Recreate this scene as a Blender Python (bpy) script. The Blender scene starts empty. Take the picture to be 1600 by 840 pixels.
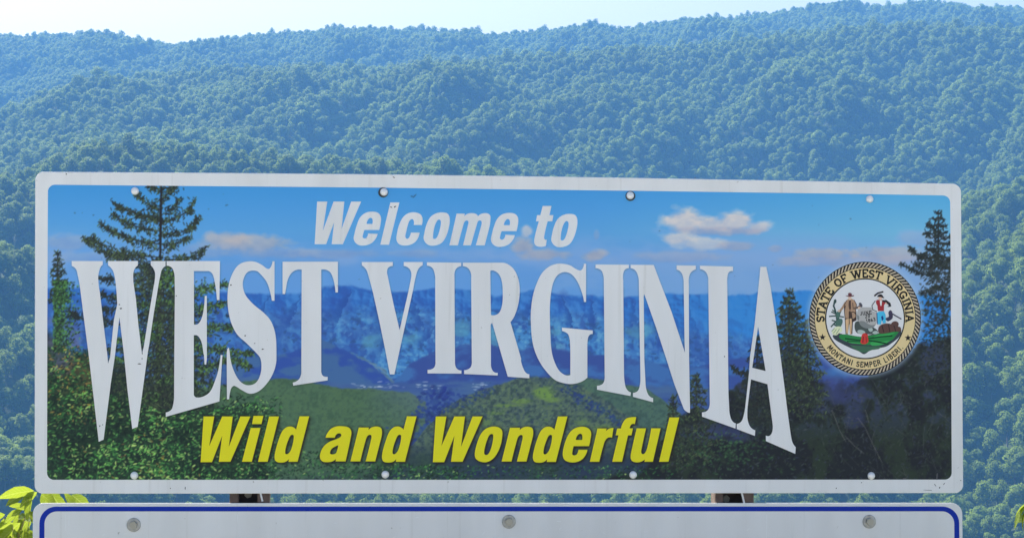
import bpy, bmesh, math, random
import numpy as np
from mathutils import Vector, Matrix, Quaternion
from mathutils.geometry import tessellate_polygon

R = math.radians
scene = bpy.context.scene
col = scene.collection

# ------------------------------------------------------------------ camera
F_PX = 3100.0                       # focal length in photo pixels (1600 wide)
HOR = 535.0                         # photo row of the horizon
PITCH = math.atan((HOR - 420.0) / F_PX)
CAM_Z = 2.37
cam_d = bpy.data.cameras.new('camera')
cam_d.sensor_width = 36.0
cam_d.lens = 36.0 * F_PX / 1600.0
cam_d.clip_start = 0.1
cam_d.clip_end = 20000.0
cam = bpy.data.objects.new('camera', cam_d)
col.objects.link(cam)
cam.location = (0, 0, CAM_Z)
cam.rotation_euler = (math.pi / 2 + PITCH, 0, 0)
scene.camera = cam

# ------------------------------------------------------------------ light
SUN_EL, SUN_AZ = 46.0, -30.0        # azimuth measured from +Y (view direction) towards +X
world = bpy.data.worlds.new("World")
scene.world = world
world.use_nodes = True
wn = world.node_tree
bg = wn.nodes['Background']
sky = wn.nodes.new('ShaderNodeTexSky')
sky.sky_type = 'NISHITA'
sky.sun_disc = False
sky.sun_elevation = R(SUN_EL)
sky.sun_rotation = R(SUN_AZ)
sky.air_density = 1.0
sky.dust_density = 4.3
sky.ozone_density = 0.0
wn.links.new(sky.outputs[0], bg.inputs['Color'])
bg.inputs['Strength'].default_value = 0.055
sun_d = bpy.data.lights.new('sun', 'SUN')
sun_d.energy = 4.4
sun_d.angle = R(0.53)
sun_d.color = (1.0, 0.965, 0.87)
sun = bpy.data.objects.new('sun', sun_d)
col.objects.link(sun)
sv = Vector((math.sin(R(SUN_AZ)) * math.cos(R(SUN_EL)), math.cos(R(SUN_AZ)) * math.cos(R(SUN_EL)), math.sin(R(SUN_EL))))
sun.rotation_euler = sv.to_track_quat('Z', 'Y').to_euler()
sun.location = (0, 0, 60)
scene.view_settings.view_transform = 'Standard'
scene.view_settings.look = 'None'
scene.view_settings.exposure = 1.7
scene.view_settings.gamma = 1.0
scene.render.engine = 'CYCLES'
scene.cycles.use_denoising = True
scene.cycles.max_bounces = 8
scene.cycles.volume_bounces = 1
scene.cycles.transparent_max_bounces = 8

# ------------------------------------------------------------------ helpers
def srgb(*c):
    out = []
    for v in c:
        v = v / 255.0
        out.append(v / 12.92 if v <= 0.04045 else ((v + 0.055) / 1.055) ** 2.4)
    return out

def new_mat(name, color=(0.5, 0.5, 0.5), rough=0.6, metal=0.0, spec=0.4):
    m = bpy.data.materials.new(name)
    m.use_nodes = True
    b = m.node_tree.nodes['Principled BSDF']
    b.inputs['Base Color'].default_value = (*color[:3], 1)
    b.inputs['Roughness'].default_value = rough
    b.inputs['Metallic'].default_value = metal
    b.inputs['Specular IOR Level'].default_value = spec
    return m

def noise_color(m, c1, c2, scale=5.0, detail=6.0, coords='Object', sharp=(0.3, 0.7), stretch=(1, 1, 1)):
    nt = m.node_tree
    b = nt.nodes['Principled BSDF']
    tc = nt.nodes.new('ShaderNodeTexCoord')
    mp = nt.nodes.new('ShaderNodeMapping')
    mp.inputs['Scale'].default_value = stretch
    n = nt.nodes.new('ShaderNodeTexNoise')
    n.inputs['Scale'].default_value = scale
    n.inputs['Detail'].default_value = detail
    r = nt.nodes.new('ShaderNodeValToRGB')
    r.color_ramp.elements[0].position = sharp[0]
    r.color_ramp.elements[1].position = sharp[1]
    r.color_ramp.elements[0].color = (*c1, 1)
    r.color_ramp.elements[1].color = (*c2, 1)
    nt.links.new(tc.outputs[coords], mp.inputs[0])
    nt.links.new(mp.outputs[0], n.inputs['Vector'])
    nt.links.new(n.outputs['Fac'], r.inputs[0])
    nt.links.new(r.outputs[0], b.inputs['Base Color'])
    return r

def obj(name, mesh, parent=None, mats=()):
    o = bpy.data.objects.new(name, mesh)
    col.objects.link(o)
    for m in mats:
        if m.name not in [x.name for x in mesh.materials if x]:
            mesh.materials.append(m)
    if parent is not None:
        o.parent = parent
    return o

def tag(o, label, cat, group=None):
    o['label'] = label
    o['category'] = cat
    if group:
        o['group'] = group
    return o

def empty(name, loc=(0, 0, 0)):
    o = bpy.data.objects.new(name, None)
    col.objects.link(o)
    o.empty_display_size = 0.2
    o.location = loc
    return o

# ------------------------------------------------------------------ the signs' common plane
SIGN_C = Vector((-0.019, 7.813, CAM_Z + 0.030))
_b = R(0.60)
_a, _c = R(4.55), R(0.29)
SIGN_R = Matrix.Rotation(_a, 4, 'Z') @ Matrix.Rotation(_b, 4, 'X') @ Matrix.Rotation(_c, 4, 'Y')
SIGN_M = Matrix.Translation(SIGN_C) @ SIGN_R
_Rm = np.array(SIGN_R.to_3x3())
_ux, _n, _uz = _Rm[:, 0], _Rm[:, 1], _Rm[:, 2]

def plane(x, y):
    """measured photo position -> metres (u right, w up) on the sign plane"""
    x = np.asarray(x, float); y = np.asarray(y, float)
    fx = (x - 800.0) / F_PX
    fz = -(y - 420.0) / F_PX
    cp, sp = math.cos(PITCH), math.sin(PITCH)
    d = np.stack([fx, cp - fz * sp, sp + fz * cp], -1)
    c = np.array(SIGN_C) - np.array([0, 0, CAM_Z])
    t = (c @ _n) / (d @ _n)
    p = d * t[..., None] - c
    return p @ _ux, p @ _uz

def at(x, y, Y):
    fx = (x - 800.0) / F_PX
    fz = -(y - 420.0) / F_PX
    cp, sp = math.cos(PITCH), math.sin(PITCH)
    d = Vector((fx, cp - fz * sp, sp + fz * cp))
    return d * (Y / d.y) + Vector((0, 0, CAM_Z))

TILES = {'a': (100, 400, 5.25), 'b': (100, 550, 5.25), 'c': (400, 400, 5.25), 'd': (400, 500, 5.25),
         'e': (700, 400, 5.25), 'f': (700, 500, 5.25), 'g': (960, 400, 5.25), 'h': (960, 555, 5.25),
         'p': (480, 300, 7.2727), 'q': (690, 300, 7.2727), 'r': (300, 635, 8.0), 's': (490, 635, 8.0),
         't': (670, 635, 8.0), 'u': (870, 635, 8.0), 'z': (0, 250, 3.36), 'k': (1285, 440, 7.0), 'P': (0, 0, 1.0),
         'm': (1180, 250, 3.36)}

def parse(s, off=(0, 0)):
    """'a 64,40 318,40 295,95~ b 365,90' -> smooth outline in photo pixels; ~ marks a curve point"""
    pts = []
    ox, oy, sc = TILES['P']
    for w in s.split():
        if w in TILES:
            ox, oy, sc = TILES[w]
            continue
        sm = w.endswith('~')
        x, y = w.rstrip('~').split(',')
        pts.append(((float(x) + off[0]) / sc + ox, (float(y) + off[1]) / sc + oy, sm))
    return pts

def smooth(pts, closed=True, n=5):
    N = len(pts)
    out = []
    rng = range(N) if closed else range(N - 1)
    P = [np.array(p[:2]) for p in pts]
    for i in rng:
        j = (i + 1) % N
        a, b = P[i], P[j]
        sa, sb = pts[i][2], pts[j][2]
        if not (sa or sb):
            out.append(tuple(a))
            continue
        pa = P[(i - 1) % N] if sa else a
        nb = P[(j + 1) % N] if sb else b
        d = np.linalg.norm(b - a)
        def tang(prev, cur, nxt, sm, back):
            if not sm:
                return None
            v = nxt - prev
            L = np.linalg.norm(v)
            return v / L * d if L > 1e-9 else None
        ta = tang(pa, a, b, sa, 0)
        tb = tang(a, b, nb, sb, 1)
        if ta is None:
            ta = (b - a) * 2 - tb if tb is not None else b - a
            ta = ta if np.linalg.norm(ta) < 2 * d else (b - a)
        if tb is None:
            tb = (b - a) * 2 - ta
            tb = tb if np.linalg.norm(tb) < 2 * d else (b - a)
        for k in range(n):
            t = k / n
            h = (2*t**3-3*t**2+1)*a + (t**3-2*t**2+t)*ta + (-2*t**3+3*t**2)*b + (t**3-t**2)*tb
            out.append(tuple(h))
    if not closed:
        out.append(tuple(P[-1]))
    return out

def flat_mesh(name, loops, front, thick, bevel=0.0):
    """loops of photo points -> a thin sheet on the sign plane: front face at y=-front, sides back by thick"""
    L3 = []
    for lp in loops:
        u, w = plane([p[0] for p in lp], [p[1] for p in lp])
        L3.append([Vector((float(a), -front, float(b))) for a, b in zip(u, w)])
    tris = tessellate_polygon(L3)
    verts = [v for l in L3 for v in l]
    n0 = len(verts)
    faces = []
    for t in tris:
        a, b, c = (verts[i] for i in t)
        nrm = (b - a).cross(c - a)
        if nrm.length < 1e-14:
            continue
        faces.append(tuple(t) if nrm.y < 0 else tuple(reversed(t)))
    allv = [tuple(v) for v in verts] + [(v.x, v.y + thick, v.z) for v in verts]
    faces += [tuple(i + n0 for i in reversed(f)) for f in list(faces)]
    k = 0
    for l in L3:
        n = len(l)
        for i in range(n):
            j = (i + 1) % n
            faces.append((k + i, k + j, n0 + k + j, n0 + k + i))
        k += n
    me = bpy.data.meshes.new(name)
    me.from_pydata(allv, [], faces)
    bm = bmesh.new(); bm.from_mesh(me)
    bmesh.ops.recalc_face_normals(bm, faces=bm.faces)
    bm.to_mesh(me); bm.free()
    return me

def rounded(corners, r, edge_mids=None, n=7):
    """corner list (photo px, clockwise from top left), radius px -> outline; edge_mids[i]: extra points along edge i"""
    out = []
    N = len(corners)
    for i in range(N):
        p = np.array(corners[i], float)
        a = np.array((edge_mids[(i - 1) % N][-1] if edge_mids and edge_mids[(i - 1) % N] else corners[i - 1]), float)
        b = np.array((edge_mids[i][0] if edge_mids and edge_mids[i] else corners[(i + 1) % N]), float)
        da = (a - p) / np.linalg.norm(a - p); db = (b - p) / np.linalg.norm(b - p)
        for k in range(n + 1):
            t = k / n * math.pi / 2
            out.append(tuple(p + da * r * (1 - math.sin(t)) + db * r * (1 - math.cos(t))))
        if edge_mids and edge_mids[i]:
            out += [tuple(m) for m in edge_mids[i]]
    return out

def ellipse(cx, cy, rx, ry, n=48, a0=0.0):
    return [(cx + rx * math.cos(a0 + 2 * math.pi * i / n), cy + ry * math.sin(a0 + 2 * math.pi * i / n)) for i in range(n)]

def band(pts, w):
    """thick polyline -> list of quads (photo px)"""
    out = []
    for (x0, y0), (x1, y1) in zip(pts[:-1], pts[1:]):
        dx, dy = x1 - x0, y1 - y0
        L = math.hypot(dx, dy) or 1e-6
        dx, dy = dx / L, dy / L
        nx, ny = -dy * w / 2, dx * w / 2
        e = w * 0.3
        out.append([(x0 + nx - dx * e, y0 + ny - dy * e), (x1 + nx + dx * e, y1 + ny + dy * e), (x1 - nx + dx * e, y1 - ny + dy * e), (x0 - nx - dx * e, y0 - ny - dy * e)])
    return out

def polys_mesh(name, polys, front, step=0.0):
    """many small flat polygons (photo px) on the sign plane; each a hair in front of the one before"""
    v, f = [], []
    for i, lp in enumerate(polys):
        u, w = plane([p[0] for p in lp], [p[1] for p in lp])
        k = len(v)
        v += [(float(a), -front - step * i, float(b)) for a, b in zip(u, w)]
        L3 = [[Vector((float(a), 0, float(b))) for a, b in zip(u, w)]]
        for t in tessellate_polygon(L3):
            a, b, c = (L3[0][q] for q in t)
            nrm = (b - a).cross(c - a)
            if nrm.length < 1e-14:
                continue
            f.append(tuple(k + q for q in (t if nrm.y < 0 else reversed(t))))
    me = bpy.data.meshes.new(name)
    me.from_pydata(v, [], f)
    return me

# ------------------------------------------------------------------ terrain
def curve(xs, ys):
    xs, ys = np.array(xs, float), np.array(ys, float)
    return lambda x: np.interp(x, xs, ys)

#   tops of the wooded crests, as measured rows of the photograph; distances are the builder's estimate
A_ROW = curve([-600, -300, 0, 150, 190, 262, 330, 420, 520, 650, 700, 770, 900, 940, 968, 1000, 1100, 1200, 1290, 1390, 1500, 1600, 1900, 2200],
              [120, 80, 58, 55, 62, 72, 66, 56, 51, 48, 52, 57, 48, 43, 51, 42, 34, 26, 17, 12, 11, 17, 46, 96])
B_ROW = curve([-600, -200, 0, 70, 150, 240, 310, 450, 600, 800, 950, 1075, 1150, 1250, 1350, 1450, 1600, 1900, 2200],
              [420, 270, 178, 150, 133, 119, 111, 110, 106, 92, 80, 74, 66, 54, 43, 40, 46, 80, 130])
C_ROW = curve([-600, -100, 0, 60, 110, 150, 200, 270, 310, 420, 500, 600, 750, 900, 1100, 1300, 1420, 1500, 1600, 1800, 2200],
              [420, 330, 285, 265, 248, 234, 228, 231, 238, 250, 257, 263, 271, 330, 400, 400, 350, 314, 284, 250, 240])
E_ROW = curve([-600, -100, 0, 60, 300, 800, 1200, 1400, 1500, 1600, 1800, 2200],
              [380, 400, 425, 450, 520, 590, 560, 480, 425, 393, 340, 300])
Y_A, Y_B, Y_C, Y_E = 2450.0, 1720.0, 1060.0, 860.0

def crest(row, Y, tree):
    return lambda px: (HOR - (row(px))) / F_PX * Y + CAM_Z - tree
zA, zB, zC, zE = crest(A_ROW, Y_A, 8.5), crest(B_ROW, Y_B, 8.5), crest(C_ROW, Y_C, 8.0), crest(E_ROW, Y_E, 8.0)

def sstep(t):
    t = np.clip(t, 0, 1)
    return t * t * (3 - 2 * t)

_rs = np.random.RandomState(7)
_waves = [(_rs.uniform(0, 2*np.pi), _rs.uniform(0, 2*np.pi), wl * _rs.uniform(.8, 1.25), amp) for wl, amp in
          ((260, 6), (210, 7), (150, 6), (120, 5), (85, 3.2), (70, 2.6), (48, 1.6), (40, 1.2))]

def rough(X, Y):
    z = 0
    for th, ph, wl, amp in _waves:
        z = z + amp * np.sin((X * np.cos(th) + Y * np.sin(th)) * 2 * np.pi / wl + ph)
    return z

def ground(X, Y):
    X = np.asarray(X, float); Y = np.asarray(Y, float)
    t = X / np.maximum(Y, 600.0)
    px = 800 + F_PX * np.clip(t, -0.45, 0.45)
    a, b, c, e = zA(px), zB(px), zC(px), zE(px)
    e = np.minimum(e, c - 12); 
    ys = [-500, -20, 5, 9, 14, 40, 120, 640, Y_E, Y_E + 75, Y_C, Y_C + 130, Y_B, Y_B + 130, Y_A, Y_A + 200, 2700, 3100]
    zs = [1.2, 0.9, 0.55, 0.0, -0.6, -6.0, -24.0, -74.0, e, e - 12, c, c - 30, b, b - 24, a, a - 50, a * 0.5, a * 0.25]
    z = np.zeros_like(X) + zs[0]
    for i in range(len(ys) - 1):
        k = (Y >= ys[i]) & (Y < ys[i + 1])
        f = (Y - ys[i]) / (ys[i + 1] - ys[i])
        if ys[i] < 640:
            s = f
        elif ys[i] in (Y_E, Y_C, Y_B, Y_A):
            s = f * f * (3 - 2 * f)
        else:
            s = 0.55 * f + 0.45 * np.sin(f * np.pi / 2)
        z = np.where(k, zs[i] * (1 - s) + zs[i + 1] * s, z)
    z = np.where(Y >= ys[-1], zs[-1], z)
    amp = sstep((Y - 60) / 450.0)
    # calmer on the crest lines so that they keep their outline
    for yc in (Y_A, Y_B, Y_C):
        amp = amp * (1 - 0.96 * np.exp(-((Y - yc) / (190.0 if yc == Y_A else 100.0)) ** 2))
    return z + rough(X, Y) * amp

gx = np.concatenate([np.linspace(-1300, -60, 96), np.linspace(-50, 50, 26), np.linspace(60, 1300, 96)])
gy = np.concatenate([np.linspace(-500, -30, 10), np.linspace(-20, 60, 41), np.linspace(70, 630, 40), np.linspace(640, 2560, 190), np.linspace(2590, 2760, 8)])
GX, GY = np.meshgrid(gx, gy)
GZ = ground(GX, GY)
nx_, ny_ = len(gx), len(gy)
verts = np.stack([GX, GY, GZ], -1).reshape(-1, 3)
faces = [(j*nx_+i, j*nx_+i+1, (j+1)*nx_+i+1, (j+1)*nx_+i) for j in range(ny_-1) for i in range(nx_-1)]
me = bpy.data.meshes.new('ground')
me.from_pydata(verts.tolist(), [], faces)
me.polygons.foreach_set('use_smooth', [True] * len(me.polygons))
m_ground = new_mat('forest_floor', rough=0.95, spec=0.1)
noise_color(m_ground, (0.03, 0.045, 0.018), (0.07, 0.095, 0.03), scale=0.35, detail=8)
g = obj('ground', me, None, [m_ground])
g['kind'] = 'structure'

# ------------------------------------------------------------------ unseen pale paving and gravel under the camera, added to bounce sunlight onto the signs
def strip(name, y0, y1, lift, m, kind='structure'):
    xs = np.linspace(-220, 220, 45)
    ys = sorted({y0, y1} | {v for v in (-20, 5, 9) if y0 < v < y1})
    vv = [(float(x), float(y), float(ground(0.0, y)) + lift) for y in ys for x in xs]
    n = len(xs)
    ff = [(j*n+i, j*n+i+1, (j+1)*n+i+1, (j+1)*n+i) for j in range(len(ys)-1) for i in range(n-1)]
    me = bpy.data.meshes.new(name); me.from_pydata(vv, [], ff)
    o = obj(name, me, None, [m]); o['kind'] = kind
    return o
m_road = new_mat('pale_bounce_concrete', rough=.9, spec=.2)
noise_color(m_road, (.30, .29, .27), (.40, .39, .37), 1.5, 10)
m_grav = new_mat('pale_bounce_gravel', rough=.95, spec=.1)
noise_color(m_grav, (.28, .27, .25), (.48, .46, .43), 14, 10)
m_line = new_mat('road_paint_white', (.75, .75, .73), .7)
m_liney = new_mat('road_paint_yellow', (.70, .48, .05), .7)
strip('bounce_shoulder', -14.0, 6.0, .012, m_grav)
strip('bounce_road', -11.0, 1.2, .022, m_road)
strip('road_marking', .78, .90, .027, m_line)
strip('road_marking', -10.7, -10.58, .027, m_line)
strip('road_marking', -5.05, -4.95, .027, m_liney)
strip('road_marking', -4.85, -4.75, .027, m_liney)

# ------------------------------------------------------------------ haze
hz = bpy.data.meshes.new('haze')
bm = bmesh.new()
bmesh.ops.create_cube(bm, size=1.0)
zlo, zhi = float(GZ.min()) - 1.0, float(GZ.max()) + 24.0
bmesh.ops.scale(bm, verts=bm.verts, vec=(2620, 3280, zhi - zlo))
bmesh.ops.translate(bm, verts=bm.verts, vec=(0, 1125, (zhi + zlo) / 2))
bm.to_mesh(hz); bm.free()
m_haze = bpy.data.materials.new('haze')
m_haze.use_nodes = True
nt = m_haze.node_tree
nt.nodes.clear()
mo = nt.nodes.new('ShaderNodeOutputMaterial')
pv = nt.nodes.new('ShaderNodeVolumePrincipled')
pv.inputs['Color'].default_value = (0.155, 0.435, 0.96, 1)
pv.inputs['Density'].default_value = 0.00026
pv.inputs['Anisotropy'].default_value = 0.0
nt.links.new(pv.outputs[0], mo.inputs['Volume'])
haze = obj('haze', hz, None, [m_haze])
haze['kind'] = 'stuff'

# ------------------------------------------------------------------ forest
def leaf_mat(name, dark, light, trans, tfac=0.35, coords=True):
    m = bpy.data.materials.new(name)
    m.use_nodes = True
    nt = m.node_tree
    nt.nodes.clear()
    out = nt.nodes.new('ShaderNodeOutputMaterial')
    mix = nt.nodes.new('ShaderNodeMixShader')
    mix.inputs[0].default_value = tfac
    d = nt.nodes.new('ShaderNodeBsdfPrincipled')
    d.inputs['Roughness'].default_value = 0.65
    d.inputs['Specular IOR Level'].default_value = 0.03
    t = nt.nodes.new('ShaderNodeBsdfTranslucent')
    at_ = nt.nodes.new('ShaderNodeAttribute'); at_.attribute_name = 'tint'
    oi = nt.nodes.new('ShaderNodeObjectInfo')
    add = nt.nodes.new('ShaderNodeMath'); add.operation = 'MULTIPLY_ADD'
    add.inputs[1].default_value = 0.55
    nt.links.new(oi.outputs['Random'], add.inputs[0])
    hm = nt.nodes.new('ShaderNodeMath'); hm.operation = 'MULTIPLY'; hm.inputs[1].default_value = 0.45
    nt.links.new(at_.outputs['Fac'], hm.inputs[0])
    nt.links.new(hm.outputs[0], add.inputs[2])
    pn = nt.nodes.new('ShaderNodeTexNoise')
    pn.inputs['Scale'].default_value = 0.011
    pn.inputs['Detail'].default_value = 3
    nt.links.new(oi.outputs['Location'], pn.inputs['Vector'])
    pm_ = nt.nodes.new('ShaderNodeMath'); pm_.operation = 'MULTIPLY_ADD'
    pm_.inputs[1].default_value = 1.5; pm_.inputs[2].default_value = -.66
    nt.links.new(pn.outputs['Fac'], pm_.inputs[0])
    ps = nt.nodes.new('ShaderNodeMath'); ps.operation = 'ADD'; ps.use_clamp = True
    nt.links.new(add.outputs[0], ps.inputs[0]); nt.links.new(pm_.outputs[0], ps.inputs[1])
    r = nt.nodes.new('ShaderNodeValToRGB')
    r.color_ramp.elements[0].color = (*dark, 1)
    r.color_ramp.elements[1].color = (*light, 1)
    r.color_ramp.elements[0].position = 0.1
    r.color_ramp.elements[1].position = 0.95
    nt.links.new(ps.outputs[0], r.inputs[0])
    nt.links.new(r.outputs[0], d.inputs['Base Color'])
    tm = nt.nodes.new('ShaderNodeMix'); tm.data_type = 'RGBA'
    tm.inputs[0].default_value = 0.6
    tm.inputs[7].default_value = (*trans, 1)
    nt.links.new(r.outputs[0], tm.inputs[6])
    nt.links.new(tm.outputs[2], t.inputs['Color'])
    nt.links.new(d.outputs[0], mix.inputs[1])
    nt.links.new(t.outputs[0], mix.inputs[2])
    nt.links.new(mix.outputs[0], out.inputs['Surface'])
    return m

m_crown = leaf_mat('tree_foliage', (0.065, 0.105, 0.022), (0.15, 0.225, 0.028), (0.25, 0.33, 0.025), 0.42)
m_bark = new_mat('tree_bark', (0.10, 0.085, 0.07), 0.9)

def tube(bm, p0, p1, r0, r1, n=6):
    d = (p1 - p0).normalized()
    s = d.orthogonal().normalized(); t = d.cross(s)
    a = [bm.verts.new(p0 + (s * math.cos(2*math.pi*i/n) + t * math.sin(2*math.pi*i/n)) * r0) for i in range(n)]
    b = [bm.verts.new(p1 + (s * math.cos(2*math.pi*i/n) + t * math.sin(2*math.pi*i/n)) * r1) for i in range(n)]
    fs = [bm.faces.new((a[i], a[(i+1) % n], b[(i+1) % n], b[i])) for i in range(n)]
    fs.append(bm.faces.new(b))
    return fs

def tree_mesh(name, seed, H, W, nleaf, base):
    rnd = random.Random(seed)
    bm = bmesh.new()
    tl = bm.faces.layers.float.new('tint')
    lean = Vector((rnd.uniform(-.6, .6), rnd.uniform(-.6, .6), 0))
    top = Vector((0, 0, H * 0.62)) + lean
    tube(bm, Vector((0, 0, -1.5)), Vector((0, 0, H * 0.32)) + lean * .4, 0.32, 0.22)
    tube(bm, Vector((0, 0, H * 0.32)) + lean * .4, top, 0.22, 0.08)
    lobes = []
    nl = rnd.randint(9, 13)
    for i in range(nl):
        f = (i + 0.5) / nl
        ang = i * 2.4 + rnd.uniform(-.4, .4)
        zz = base + (H - base) * (0.16 + 0.70 * f) + rnd.uniform(-.5, .5)
        prof = math.sin(math.pi * min(1, 0.25 + 0.62 * f)) 
        rr = W * 0.36 * prof * (0.55 + 0.5 * rnd.random())
        c = Vector((math.cos(ang) * rr, math.sin(ang) * rr, zz)) + lean * f
        s = W * (0.17 + 0.10 * rnd.random()) * (0.75 + 0.4 * prof)
        lobes.append((c, Vector((s, s, s * rnd.uniform(.65, .85))), rnd.random()))
        tube(bm, Vector((0, 0, min(H * .58, zz * .72))) + lean * f * .6, c - Vector((0, 0, s * .3)), 0.10, 0.035, 4)
    lobes.append((Vector((0, 0, H - W * .2)) + lean, Vector((W*.2, W*.2, W*.19)), rnd.random()))
    for f in bm.faces:
        f.material_index = 1
    wsum = [l[1].x ** 2 for l in lobes]
    cn = {}
    cc = Vector((lean.x * .5, lean.y * .5, (H + base) * .45))
    for _ in range(nleaf):
        c, s, tint = rnd.choices(lobes, wsum)[0]
        while True:
            d = Vector((rnd.gauss(0, 1), rnd.gauss(0, 1), rnd.gauss(0.25, 1)))
            if d.length > .1:
                break
        d.normalize()
        k = rnd.uniform(0.80, 1.06) if rnd.random() < .9 else rnd.uniform(1.06, 1.25)
        p = c + Vector((d.x * s.x, d.y * s.y, d.z * s.z)) * k
        n = (d + Vector((rnd.uniform(-.45, .45), rnd.uniform(-.45, .45), rnd.uniform(-.3, .45)))).normalized()
        a = n.orthogonal().normalized()
        a.rotate(Quaternion(n, rnd.uniform(0, 6.28)))
        b = n.cross(a)
        sz = W * rnd.uniform(0.036, 0.070)
        q = [bm.verts.new(p + a * sz * rnd.uniform(.7, 1.2)), bm.verts.new(p + b * sz * rnd.uniform(.5, 1.0) - n * sz * .2),
             bm.verts.new(p - a * sz * rnd.uniform(.7, 1.2)), bm.verts.new(p - b * sz * rnd.uniform(.5, 1.0) - n * sz * .2)]
        f = bm.faces.new(q)
        f.normal_update()
        if f.normal.dot(n) < 0:
            f.normal_flip()
        sn = (d * .26 + (p - cc).normalized() * .64 + Vector((0, 0, .18)) + Vector((rnd.uniform(-.35, .35), rnd.uniform(-.35, .35), rnd.uniform(-.2, .35)))).normalized()
        for v_ in q:
            cn[v_] = sn
        f[tl] = min(1, max(0, tint * .7 + rnd.uniform(0, .3)))
    bm.verts.index_update()
    nv = [(0.0, 0.0, 0.0)] * len(bm.verts)
    for v_, sn in cn.items():
        nv[v_.index] = tuple(sn)
    for f in bm.faces:
        f.smooth = True
    me = bpy.data.meshes.new(name)
    bm.to_mesh(me); bm.free()
    me.normals_split_custom_set_from_vertices(nv)
    me.materials.append(m_crown); me.materials.append(m_bark)
    return me

protos = []
for i, (H, W, b) in enumerate(((13, 10, 3.6), (15, 9, 5), (12, 10.5, 3), (14.5, 7.5, 4.5), (11, 8.5, 3), (16, 9.5, 5.5), (13, 6.5, 4.0), (17, 7.5, 6.0), (10, 11.5, 2.6), (9, 7, 2.4))):
    protos.append(tree_mesh('hillside_tree', 100 + i, H, W, 900, b))

rs = np.random.RandomState(3)
pts = []
sp = 5.4
Yv = 660.0
while Yv < 2520.0:
    half = min(0.48 * Yv, 1240.0)
    n = int(2 * half / sp)
    xs = -half + (np.arange(n) + rs.uniform(0.0, 1.0)) * sp + rs.uniform(-2.6, 2.6, n)
    ys = Yv + rs.uniform(-2.8, 2.8, n)
    pts.append(np.stack([xs, ys], 1))
    Yv += sp * 0.95
pts = np.concatenate(pts)
pz = ground(pts[:, 0], pts[:, 1])
psc = np.clip(rs.normal(0.72, 0.19, len(pts)), 0.36, 1.25)
prot = rs.uniform(0, 2 * np.pi, len(pts))
pidx = rs.randint(0, len(protos), len(pts))
ppx = 800 + F_PX * pts[:, 0] / pts[:, 1]
ppy = HOR - F_PX * (pz + 8 - CAM_Z) / pts[:, 1]
shown = (ppx > -12) & (ppx < 1612) & (ppy > -10) & (ppy < 860) & ~((ppx > 70) & (ppx < 1490) & (ppy > 270))
# a tree shows when no nearer crown in its column stands above it
order = np.argsort(pts[:, 1])
prof_top = np.full(1700, 2000.0)
vis = np.zeros(len(pts), bool)
for i in order:
    x = int(ppx[i])
    if not (-40 <= x < 1640):
        continue
    topy = HOR - F_PX * (pz[i] + 13 * psc[i] - CAM_Z) / pts[i, 1]
    w = int(F_PX * 3.2 * psc[i] / pts[i, 1])
    lo, hi = max(0, x + 40 - w), min(1700, x + 40 + w + 1)
    if topy < prof_top[lo:hi].mean() - 4 and shown[i]:
        vis[i] = True
    prof_top[lo:hi] = np.minimum(prof_top[lo:hi], topy + 4)
cand = [i for i in order if vis[i]][:290]
single = np.zeros(len(pts), bool); single[cand] = True
first = {}
for i in cand:
    k = int(pidx[i])
    if k not in first:
        o = obj('hillside_tree', protos[k]); first[k] = o
    else:
        o = first[k].copy(); col.objects.link(o)
    o.location = (pts[i, 0], pts[i, 1], pz[i])
    o.rotation_euler = (0, 0, prot[i])
    o.scale = (psc[i], psc[i], psc[i])
    if ppx[i] < 70:
        lab = 'hazy green broadleaf tree on the wooded slope left of the signs'
        grp = 'hillside trees left of the signs'
    elif ppx[i] > 1490:
        lab = 'hazy green broadleaf tree on the wooded slope right of the welcome sign'
        grp = 'hillside trees right of the signs'
    else:
        lab = 'hazy green broadleaf tree on the low spur just above the welcome sign'
        grp = 'hillside trees above the welcome sign'
    tag(o, lab, 'tree', grp)

proto_col = bpy.data.collections.new('tree_sources')
for k, pm in enumerate(protos):
    o = bpy.data.objects.new('hillside_tree_source', pm)
    proto_col.objects.link(o)
rest = ~single
fm = bpy.data.meshes.new('forest')
fm.from_pydata(np.column_stack([pts[rest], pz[rest]]).tolist(), [], [])
for nm, arr, ty in (('rot', prot[rest], 'FLOAT'), ('scl', psc[rest], 'FLOAT'), ('pick', pidx[rest], 'INT')):
    a = fm.attributes.new(nm, ty, 'POINT')
    a.data.foreach_set('value', np.ascontiguousarray(arr, dtype=np.float32 if ty == 'FLOAT' else np.int32))
forest = obj('forest', fm)
forest['kind'] = 'stuff'
forest['label'] = 'dense hazy green forest covering the hills behind the signs'
ng = bpy.data.node_groups.new('forest', 'GeometryNodeTree')
ng.interface.new_socket('Geometry', in_out='INPUT', socket_type='NodeSocketGeometry')
ng.interface.new_socket('Geometry', in_out='OUTPUT', socket_type='NodeSocketGeometry')
gi = ng.nodes.new('NodeGroupInput'); go = ng.nodes.new('NodeGroupOutput')
iop = ng.nodes.new('GeometryNodeInstanceOnPoints')
ci = ng.nodes.new('GeometryNodeCollectionInfo')
ci.inputs['Collection'].default_value = proto_col
ci.inputs['Separate Children'].default_value = True
ci.inputs['Reset Children'].default_value = True
def named(nm, ty):
    n = ng.nodes.new('GeometryNodeInputNamedAttribute'); n.data_type = ty
    n.inputs['Name'].default_value = nm
    return n
nr, ns, npk = named('rot', 'FLOAT'), named('scl', 'FLOAT'), named('pick', 'INT')
cx = ng.nodes.new('ShaderNodeCombineXYZ')
L = ng.links
L.new(nr.outputs['Attribute'], cx.inputs['Z'])
e2r = ng.nodes.new('FunctionNodeEulerToRotation')
L.new(cx.outputs[0], e2r.inputs[0])
L.new(e2r.outputs[0], iop.inputs['Rotation'])
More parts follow.
